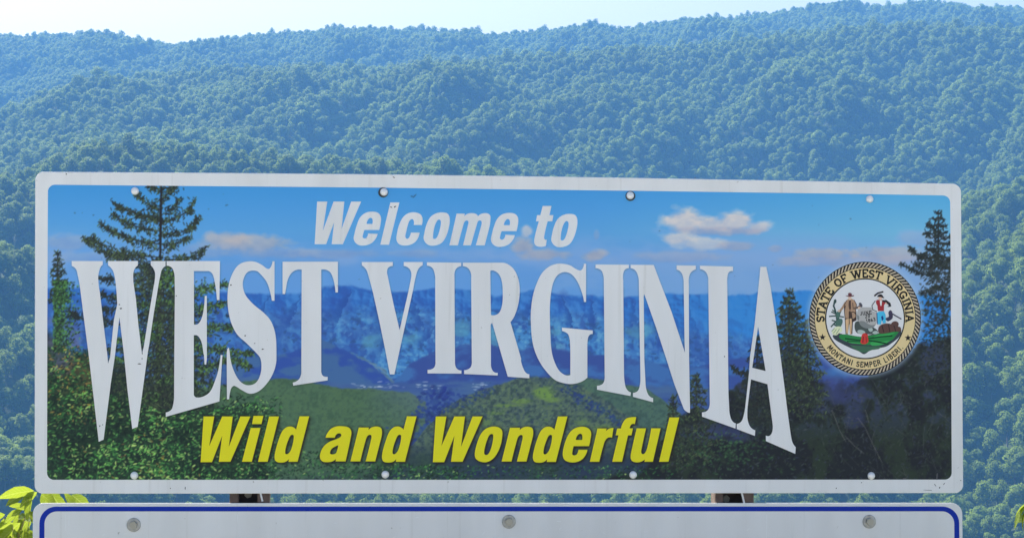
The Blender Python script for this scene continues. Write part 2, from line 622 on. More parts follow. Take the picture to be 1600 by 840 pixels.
cs = ng.nodes.new('ShaderNodeCombineXYZ')
for k in range(3):
    L.new(ns.outputs['Attribute'], cs.inputs[k])
L.new(cs.outputs[0], iop.inputs['Scale'])
L.new(gi.outputs[0], iop.inputs['Points'])
L.new(ci.outputs[0], iop.inputs['Instance'])
iop.inputs['Pick Instance'].default_value = True
L.new(npk.outputs['Attribute'], iop.inputs['Instance Index'])
L.new(iop.outputs[0], go.inputs[0])
md = forest.modifiers.new('forest', 'NODES')
md.node_group = ng

# ------------------------------------------------------------------ lettering outlines (measured from the photograph)
SERIF = {
 'W': ["a 64,40 318,40 318,70 300,90~ 285,140~ 281,190~ 295,300 325,560 355,800 b 362,92 a 378,830 410,520 437,395 432,300 425,230 412,150~ 395,108~ 362,75 362,40 607,40 605,78 580,103~ 568,150~ 572,230 590,350 610,560 640,800 655,740 690,520 735,250 748,150~ 738,110~ 712,75 712,40 833,40 833,80 805,108~ 792,150~ 770,270 735,480 700,720 b 688,0 605,610 560,627 520,300 490,0 a 455,500 a 415,840 b 385,250 325,715 285,732 235,300 200,0 a 160,480 130,240 112,150~ 98,105~ 64,80"],
 'E': ["a 842,40 1280,40 1275,360 1255,360 1240,230~ 1220,150~ 1188,122 1066,122 1066,560 1105,550~ 1135,490~ 1150,400~ 1155,325 1172,325 1172,840 b 1167,100 1153,100 1148,20 a 1145,800~ 1130,710~ 1100,655~ 1065,648 b 1065,0 1065,350 1090,370~ 1150,358~ 1200,320~ 1240,230~ 1265,150~ 1285,22 1300,22 1275,402 835,528 835,492 880,470~ 895,430~ 903,370 905,0 a 910,300 908,200 903,135~ 885,95~ 842,78"],
 'S': ["c 135,42 152,42 152,365 130,365 118,300~ 90,215~ 40,150~ 0,120~ a 1510,128~ 1475,180~ 1467,240~ 1485,310~ 1530,370~ c 0,412~ 60,460~ 115,520~ 150,600~ 165,690~ 168,840~ d 165,350~ 150,410~ 110,490~ 50,560~ 0,592~ b 1520,338~ 1460,310~ 1400,275~ 1378,285~ 1365,315~ 1355,385 1337,385 1335,0 a 1340,760 1352,748 1360,790~ b 1365,50~ 1385,130~ 1430,220~ 1480,262~ 1530,268~ d 0,510~ 32,455~ 45,380~ 35,310~ 0,265~ a 1500,715~ 1420,640~ 1370,540~ 1345,420~ 1343,300~ 1360,200~ 1400,110~ 1450,60~ 1520,42~ c 0,48~ 50,73~ 100,105~ 122,88~"],
 'T': ["c 218,45 672,45 672,297 652,297 640,210~ 615,140~ 580,113~ 535,110 d 535,420 545,450~ 560,460~ 588,462 588,492 305,535 302,510 345,490~ 365,460~ 372,420 372,300 c 375,110 325,115~ 287,143~ 260,195~ 247,260~ 238,310 218,310"],
 'V': ["c 868,48 1122,48 1122,80 1085,95~ 1075,130~ 1082,170~ 1130,400 1178,605 1220,420 1268,200~ 1274,140~ 1255,100~ 1212,80 1212,48 1367,48 1367,75 1335,100~ 1315,150~ 1290,270 1207,640 d 1135,443 1098,443 1060,240 1010,0 c 960,300 925,170~ 905,112~ 868,75"],
 'I': ["c 1402,50 e 108,53 108,82 75,95~ 57,122~ 53,170 57,840 f 57,340 65,385~ 85,405~ 110,410 110,437 d 1407,435 1407,405 1445,398~ 1465,380~ 1472,340 c 1470,200 1465,140~ 1445,95~ 1402,78"],
 'R': ["e 122,53 430,53 490,65~ 545,115~ 580,200~ 588,300~ 575,400~ 545,490~ 512,540 530,600~ 565,720 600,840 f 600,340~ 620,400~ 640,430~ 667,442 667,475 490,462 e 362,545 350,560 352,840 f 352,370 362,405~ 380,425~ 408,430 408,452 132,440 132,408 165,400~ 188,380~ 195,330 e 190,180 185,130~ 160,95~ 122,82",
       "e 347,120 375,118~ 415,145~ 440,200~ 449,290~ 445,390~ 425,455~ 395,480~ 352,482"],
 'G': ["e 1115,62 1132,62 1132,375 1115,375 1105,320~ 1065,215~ 1015,150~ 960,130~ 905,150~ 870,200~ 850,270~ 838,370~ 835,480~ 840,640~ f 848,240~ 870,330~ 910,410~ 960,448~ 1003,448 1003,240 e 1000,700 990,650~ 975,630~ 935,612 935,585 1187,608 1187,637 1157,650~ 1145,690~ f 1143,250 1143,470 1090,505~ 1020,522~ 950,515~ 880,490~ 820,435~ 760,355~ 715,260~ 690,160~ e 680,560~ 680,450~ 695,330~ 725,230~ 770,140~ 830,85~ 890,63~ 940,62~ 1000,75~ 1050,105~ 1085,117~ 1105,100~"],
 'I2': ["e 1210,68 1483,70 1483,98 1450,112~ 1437,145~ 1437,200 f 1443,430 1455,540~ 1475,575~ 1500,590 1497,620 1222,568 1222,535 1262,525~ 1280,500~ 1285,450 e 1278,200 1272,150~ 1255,115~ 1210,98"],
 'N': ["g 133,70 322,72 370,200 470,460 578,790 575,700 568,220 560,160~ 540,125~ 510,110 510,75 667,77 667,108 630,130~ 613,165~ 610,230 612,840 h 620,468 600,465~ 570,440 490,230 420,10 g 340,580 245,310 240,330 245,840 h 255,230 265,290~ 285,330~ 317,348 317,382 152,338 152,305 190,290~ 207,250~ 213,180 g 205,500 200,200 190,150~ 170,115~ 133,98"],
 'I3': ["g 702,78 972,85 972,122 940,130~ 928,160~ 925,220 h 935,300 942,450 955,515~ 975,545~ 995,555 993,598 718,500 718,465 755,455~ 775,430~ 782,380 g 770,200 765,160~ 745,125~ 702,105"],
 'A': ["g 1197,87 1245,87 1280,250 1340,650 h 1400,300 1448,660~ 1462,715~ 1487,750 1483,805 1242,700 1242,655 1275,655~ 1295,620~ 1297,560 1255,235 1120,195 1095,400 1090,500~ 1100,555~ 1120,590~ 1155,612 1152,658 1003,602 1003,560 1040,540~ 1060,490~ 1075,400 1105,130 g 1112,820 1150,560 1190,170",
       "g 1178,575 h 1240,127 1130,100"],
}
O_S = ["p 1325,540~ 1330,470~ 1355,370~ 1400,285~ 1470,240~ 1555,232~ 1605,255~ 1620,330~ 1604,425~ 1572,515~ 1525,578~ 1450,607~ 1375,600~",
       "p 1430,500~ 1440,420~ 1465,345~ 1495,312~ 1518,330~ 1512,400~ 1490,480~ 1465,525~ 1435,530~"]
E_S = ["p 530,540~ 540,460~ 565,370~ 600,290~ 660,238~ 740,222~ 810,240~ 838,290~ 832,370~ 818,430 650,430 635,480~ 632,515~ 655,527~ 680,510~ 692,470 800,475 780,525~ 730,580~ 650,607~ 575,597~",
       "p 675,362 690,315~ 720,292~ 742,310~ 740,362"]
def reg(lst, tile, d):
    return [(s.replace(s[0], tile, 1), d) for s in lst]
D_Y = ["r 1345,118 1465,118 1320,685 1205,685 1212,650 1170,685~ 1110,695~ 1050,680~ 1032,630~ 1045,540~ 1080,420~ 1125,310~ 1180,255~ 1240,245~ 1285,265~ 1300,287",
       "r 1165,560~ 1175,500~ 1205,410~ 1235,355~ 1265,350~ 1272,380~ 1262,450~ 1235,540~ 1200,585~ 1172,588~"]
W_Y = ["r 145,120 278,120 215,490 378,120 510,120 460,500 605,120 730,120 480,685 335,685 378,360 250,690 108,690"]
N_Y = ["s 565,258 690,258 685,290 730,255~ 790,245~ 840,262~ 855,310~ 845,390 770,680 650,680 718,410~ 722,360~ 700,348~ 670,370~ 650,420~ 583,680 460,680"]
def own(lst):
    return [(s, (0, 0)) for s in lst]
WELCOME = [own(["p 113,108 228,108 178,440 300,108 422,108 390,420 500,108 613,108 405,592 278,592 305,345 215,592 85,592"]),
  own(E_S), own(["p 945,118 1048,118 930,598 830,598"]),
  own(["p 1302,374 1210,374 1212,330~ 1195,308~ 1165,322~ 1145,370~ 1125,450~ 1115,505~ 1130,530~ 1155,520~ 1178,460 1277,460 1255,530~ 1210,580~ 1130,607~ 1050,595~ 1015,545~ 1020,470~ 1045,370~ 1090,285~ 1150,240~ 1220,230~ 1285,252~ 1310,300~"]),
  own(O_S),
  own(["q 170,245 262,245 258,275 300,245~ 360,240~ 400,255~ 412,278 450,248~ 510,240~ 550,262~ 555,310~ 545,390 490,605 388,605 450,380~ 455,340~ 440,322~ 415,330~ 400,370~ 333,605 243,605 298,380~ 305,340~ 290,322~ 262,335~ 245,380~ 185,605 88,605"]),
  reg(E_S, 'q', (32, 14)),
  own(["q 1148,158 1248,158 1225,262 1270,262 1258,332 1205,332 1165,505~ 1170,535~ 1195,540 1185,610 1130,622~ 1075,610~ 1052,570~ 1060,500~ 1105,332 1072,332 1085,262 1122,262"]),
  reg(O_S, 'q', (-77, 17))]
WILD = [own(W_Y), [(("r 770,112 892,112 868,215 750,215"), (0, 0))], own(["r 735,262 857,262 748,685 625,685"]),
  own(["r 965,120 1087,120 945,685 825,685"]), own(D_Y),
  own(["s 150,385 165,340~ 215,275~ 290,243~ 380,243~ 445,262~ 472,310~ 465,380~ 400,680 275,680 278,650 235,680~ 170,690~ 110,680~ 80,635~ 90,560~ 130,490~ 200,435~ 280,405~ 335,375~ 345,345~ 320,330~ 285,345~ 265,385",
       "s 205,570~ 225,525~ 270,495~ 308,480 300,520~ 280,575~ 245,592~ 212,588~"]),
  own(N_Y), reg(D_Y, 's', (-178, 0)),
  reg(W_Y, 't', (-58, 0)),
  own(["t 575,610~ 580,540~ 610,430~ 650,340~ 710,275~ 790,247~ 870,255~ 915,295~ 918,370~ 900,470~ 860,570~ 800,650~ 720,690~ 640,682~ 590,650~",
       "t 692,560~ 705,490~ 730,410~ 760,350~ 795,340~ 805,375~ 795,450~ 770,540~ 735,595~ 700,595~"]),
  reg(N_Y, 't', (450, 2)), reg(D_Y, 't', (268, 2)),
  own(["u 75,610~ 80,530~ 110,420~ 155,330~ 220,270~ 310,247~ 390,265~ 428,320~ 420,410~ 402,490 210,490 195,560~ 195,595~ 220,605~ 250,590~ 270,535 382,535 360,600~ 310,660~ 230,692~ 150,688~ 95,660~",
       "u 237,412 255,360~ 290,335~ 315,350~ 315,412"]),
  own(["u 508,270 622,270 612,305 650,275~ 708,262 690,385 640,385~ 605,420~ 580,490~ 530,685 412,685"]),
  own(["u 735,355 755,270 800,270 825,200~ 870,145~ 940,128~ 992,128 975,215 940,215~ 920,235~ 910,268 952,268 932,355 890,355 815,685 692,685 770,355"]),
  own(["u 998,268 1115,268 1060,520~ 1055,570~ 1075,590~ 1105,570~ 1130,510~ 1180,268 1297,268 1200,685 1095,685 1100,655 1050,685~ 990,692~ 940,675~ 922,630~ 935,540~"]),
  own(["u 1407,132 1530,132 1395,685 1278,685"])]
serif_loops = [[smooth(parse(s)) for s in SERIF[k]] for k in ('W', 'E', 'S', 'T', 'V', 'I', 'R', 'G', 'I2', 'N', 'I3', 'A')]
welcome_loops = [[smooth(parse(s, d)) for s, d in L_] for L_ in WELCOME]
wild_loops = [[smooth(parse(s, d)) for s, d in L_] for L_ in WILD]

# ------------------------------------------------------------------ the printed landscape: painted on a fine vertex grid
PX0, PY0, PST = 69.0, 284.0, 1.3
PW, PH = 1094, 362
rs = np.random.RandomState(11)
rnd = random.Random(5)
CX, CY = np.meshgrid(PX0 + np.arange(PW) * PST, PY0 + np.arange(PH) * PST)
C = np.zeros((PH, PW, 3))

def up(a, h, w):
    yi = np.linspace(0, a.shape[0] - 1.001, h); xi = np.linspace(0, a.shape[1] - 1.001, w)
    y0 = yi.astype(int); x0 = xi.astype(int)
    fy = yi - y0; fx = xi - x0
    fy = (fy*fy*(3-2*fy))[:, None]; fx = (fx*fx*(3-2*fx))[None]
    return (a[y0][:, x0]*(1-fy)*(1-fx) + a[y0][:, x0+1]*(1-fy)*fx + a[y0+1][:, x0]*fy*(1-fx) + a[y0+1][:, x0+1]*fy*fx)

def fbm(sx, sy, octs=5, gain=0.55):
    """0..1 noise with feature size sx, sy in photo px"""
    out = np.zeros((PH, PW)); amp = 1.0; tot = 0
    for _ in range(octs):
        nh = int(max(3, PH * PST / sy + 2)); nw = int(max(3, PW * PST / sx + 2))
        out += amp * up(rs.rand(nh, nw), PH, PW); tot += amp
        amp *= gain; sx /= 2; sy /= 2
        if min(sx, sy) < 1.6:
            break
    out /= tot
    return np.clip((out - out.mean()) / (out.std() * 4) + 0.5, 0, 1)

def col8(*c):
    return np.array(c, float) / 255.0

def lay(mask, c):
    """blend colour (3,) or (h,w,3) over the canvas"""
    global C
    C = C * (1 - mask[..., None]) + c * mask[..., None]

def below(xs, ys, soft=1.5, wob=None):
    yb = np.interp(CX, xs, ys)
    if wob is not None:
        yb = yb + wob
    return np.clip((CY - yb) / soft + 0.5, 0, 1)

def blob(cx, cy, rx, ry, soft=0.35, n=None):
    d = np.sqrt(((CX - cx) / rx) ** 2 + ((CY - cy) / ry) ** 2)
    if n is not None:
        d = d + n
    return np.clip((1 - d) / soft + 0.3, 0, 1)

def mix(a, b, f):
    return a * (1 - f[..., None]) + b * f[..., None]

def dab(x0, y0, x1, y1, w, c, al=1.0):
    ix0 = int((min(x0, x1) - w - 2 - PX0) / PST); ix1 = int((max(x0, x1) + w + 2 - PX0) / PST) + 2
    iy0 = int((min(y0, y1) - w - 2 - PY0) / PST); iy1 = int((max(y0, y1) + w + 2 - PY0) / PST) + 2
    ix0 = max(0, ix0); iy0 = max(0, iy0); ix1 = min(PW, ix1); iy1 = min(PH, iy1)
    if ix0 >= ix1 or iy0 >= iy1:
        return
    xx = PX0 + np.arange(ix0, ix1) * PST - x0; yy = (PY0 + np.arange(iy0, iy1) * PST - y0)[:, None]
    dx, dy = x1 - x0, y1 - y0
    L2 = dx*dx + dy*dy + 1e-6
    t = np.clip((xx*dx + yy*dy) / L2, 0, 1)
    ex = xx - t*dx; ey = yy - t*dy
    dd = np.sqrt(ex*ex + ey*ey)
    k = np.clip((w * (1 - 0.5 * np.abs(2*t - 1) ** 2) / 2 - dd) / PST + 0.5, 0, 1) * al
    sub = C[iy0:iy1, ix0:ix1]
    sub += (np.asarray(c) - sub) * k[..., None]

def poly_mask(loops):
    m = np.zeros((PH, PW), bool)
    for lp in loops:
        xs = [p[0] for p in lp]; ys = [p[1] for p in lp]
        ix0 = max(0, int((min(xs) - PX0) / PST) - 1); ix1 = min(PW, int((max(xs) - PX0) / PST) + 2)
        iy0 = max(0, int((min(ys) - PY0) / PST) - 1); iy1 = min(PH, int((max(ys) - PY0) / PST) + 2)
        X = CX[iy0:iy1, ix0:ix1]; Y = CY[iy0:iy1, ix0:ix1]
        ins = np.zeros(X.shape, bool)
        n = len(lp)
        for i in range(n):
            (xa, ya), (xb, yb) = lp[i], lp[(i+1) % n]
            if ya == yb:
                continue
            cnd = (ya > Y) != (yb > Y)
            ins ^= cnd & (X < (xb - xa) * (Y - ya) / (yb - ya) + xa)
        m[iy0:iy1, ix0:ix1] ^= ins
    return m.astype(float)

def blur(a, r):
    k = max(1, int(round(r / PST)))
    ker = np.hanning(2*k + 3)[1:-1]; ker /= ker.sum()
    p = np.pad(a, ((k, k), (k, k)), 'edge')
    o = sum(ker[i] * p[i:i+PH] for i in range(2*k+1))
    return sum(ker[i] * o[:, i:i+PW] for i in range(2*k+1))

# --- sky
g1 = np.clip((CY - 292) / 70, 0, 1)
g2 = np.clip((CY - 362) / 60, 0, 1)
right = np.clip((CX - 900) / 500, 0, 1)
top_c = mix(col8(62, 140, 204), col8(72, 156, 216), right)
mid_c = mix(col8(84, 152, 212), col8(104, 172, 222), right)
low_c = mix(col8(92, 148, 208), col8(118, 160, 206), right)
C = mix(mix(top_c, mid_c, g1), low_c, g2)
n_big, n_cl = fbm(120, 50), fbm(26, 16, 5)
lay(np.clip((n_big - .45) * 1.2, 0, .35) * np.clip((CY - 350) / 30, 0, 1), col8(126, 164, 206))
lay(np.exp(-((CY - 402) / 16) ** 2) * .45 * np.clip(n_big * 1.6, 0, 1), col8(130, 162, 206))
nn = (n_cl - .5) * .7
cw = col8(198, 199, 198); cg = col8(160, 166, 184); cp = col8(140, 164, 194); cb = col8(174, 174, 178)
clouds = [(1070, 343, 34, 19, cw, .95), (1108, 350, 26, 14, cw, .9), (1148, 346, 36, 18, cw, .95), (1185, 355, 24, 11, cw, .9), (1125, 361, 85, 7, cg, .6),
          (1058, 372, 28, 10, cw, .8), (1096, 380, 40, 10, cw, .7), (1150, 384, 28, 7, cg, .6), (1060, 402, 70, 9, cg, .4),
          (352, 375, 36, 14, cb, .75), (400, 380, 52, 15, cb, .7), (430, 395, 70, 9, cp, .6), (520, 396, 80, 8, cp, .6), (330, 390, 60, 10, cp, .5),
          (818, 384, 20, 14, cb, .75), (823, 360, 9, 10, cw, .75), (850, 397, 42, 9, cb, .7), (930, 398, 20, 9, cb, .75), (650, 396, 36, 7, cp, .5), (932, 367, 5, 9, cp, .5),
          (1285, 396, 50, 10, cb, .6), (1380, 396, 55, 13, cb, .65), (1212, 388, 12, 6, cg, .5), (1330, 408, 120, 10, cg, .5), (108, 378, 46, 12, cp, .6), (140, 402, 60, 9, cp, .45), (1440, 372, 40, 12, cg, .4)]
for (x, y, rx, ry, c, al) in clouds:
    m = blob(x, y, rx, ry, .6, nn * .8)
    shade = np.clip((CY - y) / ry * .5 + .5 + (n_cl - .5), 0, 1)
    lay(m * al, mix(c * np.ones((PH, PW, 3)), c * np.array([.84, .89, .98]), shade))
welcome_mask = np.clip(sum(poly_mask(l) for l in welcome_loops), 0, 1)
lay(np.clip(blur(welcome_mask, 12) * 2.2, 0, 1) * .8, mix(top_c, mid_c, g1))
sky_only = C.copy()
# --- far blue ridges
wob = (fbm(18, 18, 4) - .5) * 4
r1 = below([70, 100, 300, 400, 470, 505, 535, 560, 590, 640, 711, 735, 767, 815, 835, 865, 900, 960, 1043, 1150, 1200, 1260, 1500],
           [450, 450, 455, 459, 458, 449, 445, 449, 455, 455, 449, 452, 462, 456, 453, 457, 462, 464, 458, 462, 455, 454, 462], 4.0, wob)
n1, n2, n3 = fbm(46, 40, 5), fbm(20, 14, 5), fbm(9, 7, 3)
def relief(sx, sy, seed_oct=5):
    """ridged noise lit from the right: 0 shaded flank .. 1 lit flank"""
    h = np.zeros((PH, PW)); amp = 1.0
    a, b = sx, sy
    for _ in range(seed_oct):
        nh = int(max(3, PH * PST / b + 2)); nw = int(max(3, PW * PST / a + 2))
        h += amp * (1 - np.abs(2 * up(rs.rand(nh, nw), PH, PW) - 1)); amp *= .55; a *= .5; b *= .5
    gx_ = np.gradient(h, axis=1); gy_ = np.gradient(h, axis=0)
    g_ = -gx_ * 1.0 + gy_ * .45
    g_ = blur(g_, 1.6)
    return np.clip(.5 + g_ / (g_.std() * 4), 0, 1)
rl1, rl2 = relief(90, 60), relief(60, 36)
far = mix(col8(46, 104, 184) * np.ones((PH, PW, 3)), col8(48, 128, 204), np.clip((CX - 900) / 250, 0, 1))
flat_ = 1 - .6 * np.clip((CX - 1000) / 150, 0, 1)
far = mix(far, col8(44, 86, 168), np.clip((.5 - rl1) * 2.4, 0, 1) * .8 * flat_)
far = mix(far, col8(66, 134, 202), np.clip((rl1 - .5) * 2.4, 0, 1) * .7 * flat_)
lay(r1, far * .92 + col8(96, 130, 170) * .08)
r2 = below([70, 300, 450, 560, 640, 760, 900, 1000, 1100, 1250, 1500], [470, 478, 486, 486, 480, 486, 494, 500, 522, 535, 540], 16, wob * 3)
cx_ = np.exp(-((CX - 780) / 330) ** 2)
midc = mix(col8(52, 102, 180) * np.ones((PH, PW, 3)), col8(56, 124, 190), cx_)
midc = mix(midc, col8(44, 80, 158), np.clip((.5 - rl2) * 2.6, 0, 1) * .9)
midc = mix(midc, col8(84, 154, 200), np.clip((rl2 - .5) * 2.2, 0, 1) * (.35 + .5 * cx_))
midc = mix(midc, col8(48, 86, 160), np.clip((n1 - .55) * 4, 0, 1) * .6)
midc = mix(midc, col8(40, 70, 120), np.clip((n3 - .72) * 9, 0, 1) * .6)
midc = mix(midc, col8(112, 178, 206), np.clip((.24 - n3) * 9, 0, 1) * .6 * cx_)
lay(r2 * .92, midc * .86 + col8(96, 128, 164) * .14)
for (x, y, rx, ry) in ((725, 512, 16, 14), (582, 533, 24, 12), (640, 530, 16, 10), (770, 530, 12, 14), (868, 540, 13, 12), (720, 548, 20, 10), (1000, 518, 24, 10), (860, 520, 20, 8)):
    lay(blob(x, y, rx, ry, .5, nn) * .6, col8(86, 152, 178))
for (x, y, rx, ry) in ((590, 495, 26, 8), (545, 545, 12, 18), (660, 500, 16, 7), (470, 560, 26, 26), (520, 478, 26, 18), (840, 480, 14, 10), (1130, 560, 40, 26), (1030, 540, 22, 22), (900, 560, 16, 16), (450, 500, 20, 10), (540, 470, 12, 22), (880, 470, 12, 18)):
    lay(blob(x, y, rx, ry, .7, nn) * .38, col8(46, 80, 160))
# single spurs: a lit flank to the right of each crest line, a shaded one to the left
spw = (fbm(10, 8, 3) - .5) * 5
for (x0, y0, x1, y1, wl, wr, al) in ((548, 452, 520, 520, 34, 26, .7), (585, 456, 604, 530, 26, 34, .7), (640, 458, 668, 520, 30, 30, .6), (712, 452, 700, 505, 24, 24, .65), (752, 460, 768, 520, 22, 26, .6),
                                     (838, 455, 820, 510, 26, 24, .65), (880, 462, 905, 528, 24, 34, .75), (925, 464, 935, 520, 20, 24, .6), (985, 466, 1010, 530, 26, 34, .5), (1070, 464, 1100, 540, 30, 40, .35), (470, 462, 450, 520, 30, 26, .6), (420, 462, 400, 530, 26, 26, .6),
                                     (610, 500, 590, 570, 26, 20, .7), (690, 500, 655, 548, 28, 26, .6), (790, 510, 812, 560, 24, 24, .6), (860, 510, 880, 566, 26, 26, .6), (960, 520, 990, 580, 26, 32, .55), (1040, 540, 1065, 600, 26, 26, .5), (490, 520, 470, 585, 30, 22, .65), (520, 530, 545, 580, 22, 30, .6)):
    f = np.clip((CY - y0) / (y1 - y0), -.2, 1.2)
    cxl = x0 + (x1 - x0) * f + spw * 1.6
    dxl = CX - cxl
    wdt = np.clip(f * 1.1, 0, 1)
    inr = ((f > 0) & (f < 1)).astype(float) * np.clip((1 - f) * 2.2, 0, 1)
    kl = np.clip(1 + dxl / (wl * wdt + 1), 0, 1) * (dxl < 0) * inr
    kr = np.clip(1 - dxl / (wr * wdt + 1), 0, 1) * (dxl >= 0) * inr
    lay(np.clip(kl * 1.5, 0, 1) * al, col8(44, 82, 154))
    lay(np.clip(kr * 1.5, 0, 1) * al * .8, C * .45 + col8(84, 142, 198) * .55)
# near slopes above the valley
s_l = below([70, 430, 470, 500, 540, 565, 590, 612, 640, 660, 1500], [560, 556, 545, 528, 548, 562, 574, 592, 612, 640, 800], 3, wob)
lay(s_l * (CX < 660), mix(col8(64, 102, 152) * np.ones((PH, PW, 3)), col8(50, 82, 158), np.clip((fbm(30, 16) - .45) * 3, 0, 1)))
for (xa, ya, xb, yb) in ((545, 548, 600, 578), (585, 572, 622, 604)):
    for _ in range(40):
        t = rnd.random(); x = xa + (xb - xa) * t; y = ya + (yb - ya) * t
        dab(x, y, x + rnd.uniform(3, 10), y + rnd.uniform(1, 6), rnd.uniform(1, 2.4), col8(*rnd.choice(((90, 132, 160), (70, 104, 130), (110, 140, 160)))), .6)
s_r = below([70, 600, 618, 640, 680, 720, 760, 800, 850, 900, 1000, 1080, 1150, 1500], [800, 640, 594, 568, 548, 538, 534, 548, 540, 552, 560, 575, 560, 560], 4, wob)
lay(s_r, mix(col8(56, 82, 150) * np.ones((PH, PW, 3)), col8(62, 108, 170), np.clip((fbm(40, 22) - .45) * 3, 0, 1)))
# valley floor
vf = below([70, 440, 560, 680, 800, 1000, 1500], [590, 590, 600, 598, 594, 602, 620], 5, wob)
lay(vf, mix(col8(70, 104, 150) * np.ones((PH, PW, 3)), col8(58, 86, 150), fbm(40, 8)))
for _ in range(70):
    x = rnd.choice((rnd.uniform(548, 610), rnd.uniform(650, 690), rnd.uniform(560, 700), rnd.uniform(735, 760)))
    y = rnd.gauss(603, 3)
    dab(x, y, x + rnd.uniform(2, 9), y + rnd.uniform(-.6, .6), rnd.uniform(.8, 1.8), col8(170, 190, 205), rnd.uniform(.2, .7))
# green hills
t1, t2 = fbm(22, 14, 5), fbm(4.5, 4, 2)
def forest_c(base, dark, light, k=1.0):
    c = mix(base * np.ones((PH, PW, 3)), dark, np.clip((t1 - .5) * 3, 0, 1) * .6 * k)
    c = mix(c, dark * .8, np.clip((t2 - .58) * 6, 0, 1) * .6 * k)
    return mix(c, light, np.clip((.40 - t2) * 6, 0, 1) * .55 * k)
h_r = below([70, 820, 860, 900, 960, 1010, 1050, 1100, 1500], [900, 640, 588, 584, 598, 606, 634, 680, 760], 3, wob)
lay(h_r, forest_c(col8(74, 106, 96), col8(62, 90, 94), col8(82, 116, 92), .6))
h_l = below([70, 330, 400, 430, 460, 500, 530, 600, 640, 665, 700, 1500], [620, 604, 594, 591, 593, 599, 605, 608, 612, 628, 760, 900], 3, wob)
slate = np.clip((CX - 560) / 110, 0, 1) * np.clip((690 - CY) / 70, 0, 1)
lay(h_l, mix(forest_c(col8(74, 106, 84), col8(56, 84, 74), col8(88, 122, 78), .38), forest_c(col8(84, 112, 116), col8(74, 100, 116), col8(92, 120, 112), .5), slate))
for i in range(900):
    x, y = rnd.uniform(400, 660), rnd.uniform(600, 720)
    if y < np.interp(x, [400, 530, 660], [600, 612, 640]):
        continue
    dab(x, y, x + rnd.uniform(-2, 2), y + rnd.uniform(-1, 1), rnd.uniform(1.2, 2.6), col8(*rnd.choice(((52, 78, 68), (84, 120, 74), (72, 106, 70), (92, 130, 82), (48, 72, 68)))), rnd.uniform(.25, .6) * min(1, max(.15, (y - 604) / 60)))
# dark valley with the stream
for i in range(420):
    t = rnd.random()
    x = np.interp(t, [0, .3, .6, 1], [692, 676, 660, 640]) + rnd.gauss(0, 9 + 26 * t)
    y = 606 + 118 * t + rnd.uniform(-4, 4)
    dab(x, y, x + rnd.uniform(-7, 7), y + rnd.uniform(-3, 5), rnd.uniform(3, 7), col8(*rnd.choice(((42, 62, 142), (48, 74, 140), (58, 88, 138), (40, 56, 120)))), .6)
h_c = below([70, 600, 640, 690, 720, 760, 800, 830, 860, 885, 910, 950, 985, 1010, 1060, 1500], [900, 740, 700, 640, 622, 606, 594, 588, 590, 596, 604, 626, 652, 672, 700, 760], 3, wob)
lay(h_c, forest_c(col8(78, 102, 94), col8(60, 82, 98), col8(96, 120, 92)))
for i in range(260):      # blue shadowed gullies down both flanks
    t = rnd.random()
    if rnd.random() < .5:
        x, y = 770 - 110 * t + rnd.gauss(0, 3), 606 + 44 * t + rnd.gauss(0, 4)
    else:
        x, y = 880 + 100 * t + rnd.gauss(0, 4), 602 + 66 * t + rnd.gauss(0, 4)
    dab(x, y, x + rnd.uniform(-4, 6), y + rnd.uniform(-1, 4), rnd.uniform(2, 5), col8(*rnd.choice(((44, 66, 130), (40, 58, 112), (52, 80, 118)))), .65)
for (x, y, rx, ry, al) in ((852, 614, 18, 9, .9), (862, 622, 14, 7, .8), (812, 626, 14, 3, .7), (790, 633, 20, 2.5, .7), (770, 645, 14, 3, .55), (912, 660, 16, 7, .5), (940, 668, 16, 7, .5), (760, 660, 12, 8, .5)):
    lay(blob(x, y, rx, ry, .5, nn * 1.1) * al * .85, col8(108, 146, 74))
for i in range(1400):
    x, y = rnd.uniform(690, 1010), rnd.uniform(600, 745)
    if y < np.interp(x, [690, 760, 830, 900, 1010], [645, 610, 595, 606, 676]):
        continue
    dab(x, y, x + rnd.uniform(-4, 4), y + rnd.uniform(-1.5, 1.5), rnd.uniform(1.4, 3.2), col8(*rnd.choice(((48, 70, 84), (90, 124, 92), (60, 96, 66), (110, 140, 108), (44, 62, 100), (80, 116, 70)))), rnd.uniform(.25, .65))
# blue-black lower middle
low = below([70, 560, 640, 700, 800, 900, 980, 1050, 1500], [800, 740, 706, 690, 690, 700, 700, 700, 720], 26, wob * 4)
lay(low * .85, mix(col8(40, 52, 84) * np.ones((PH, PW, 3)), col8(52, 76, 66), fbm(50, 30)))
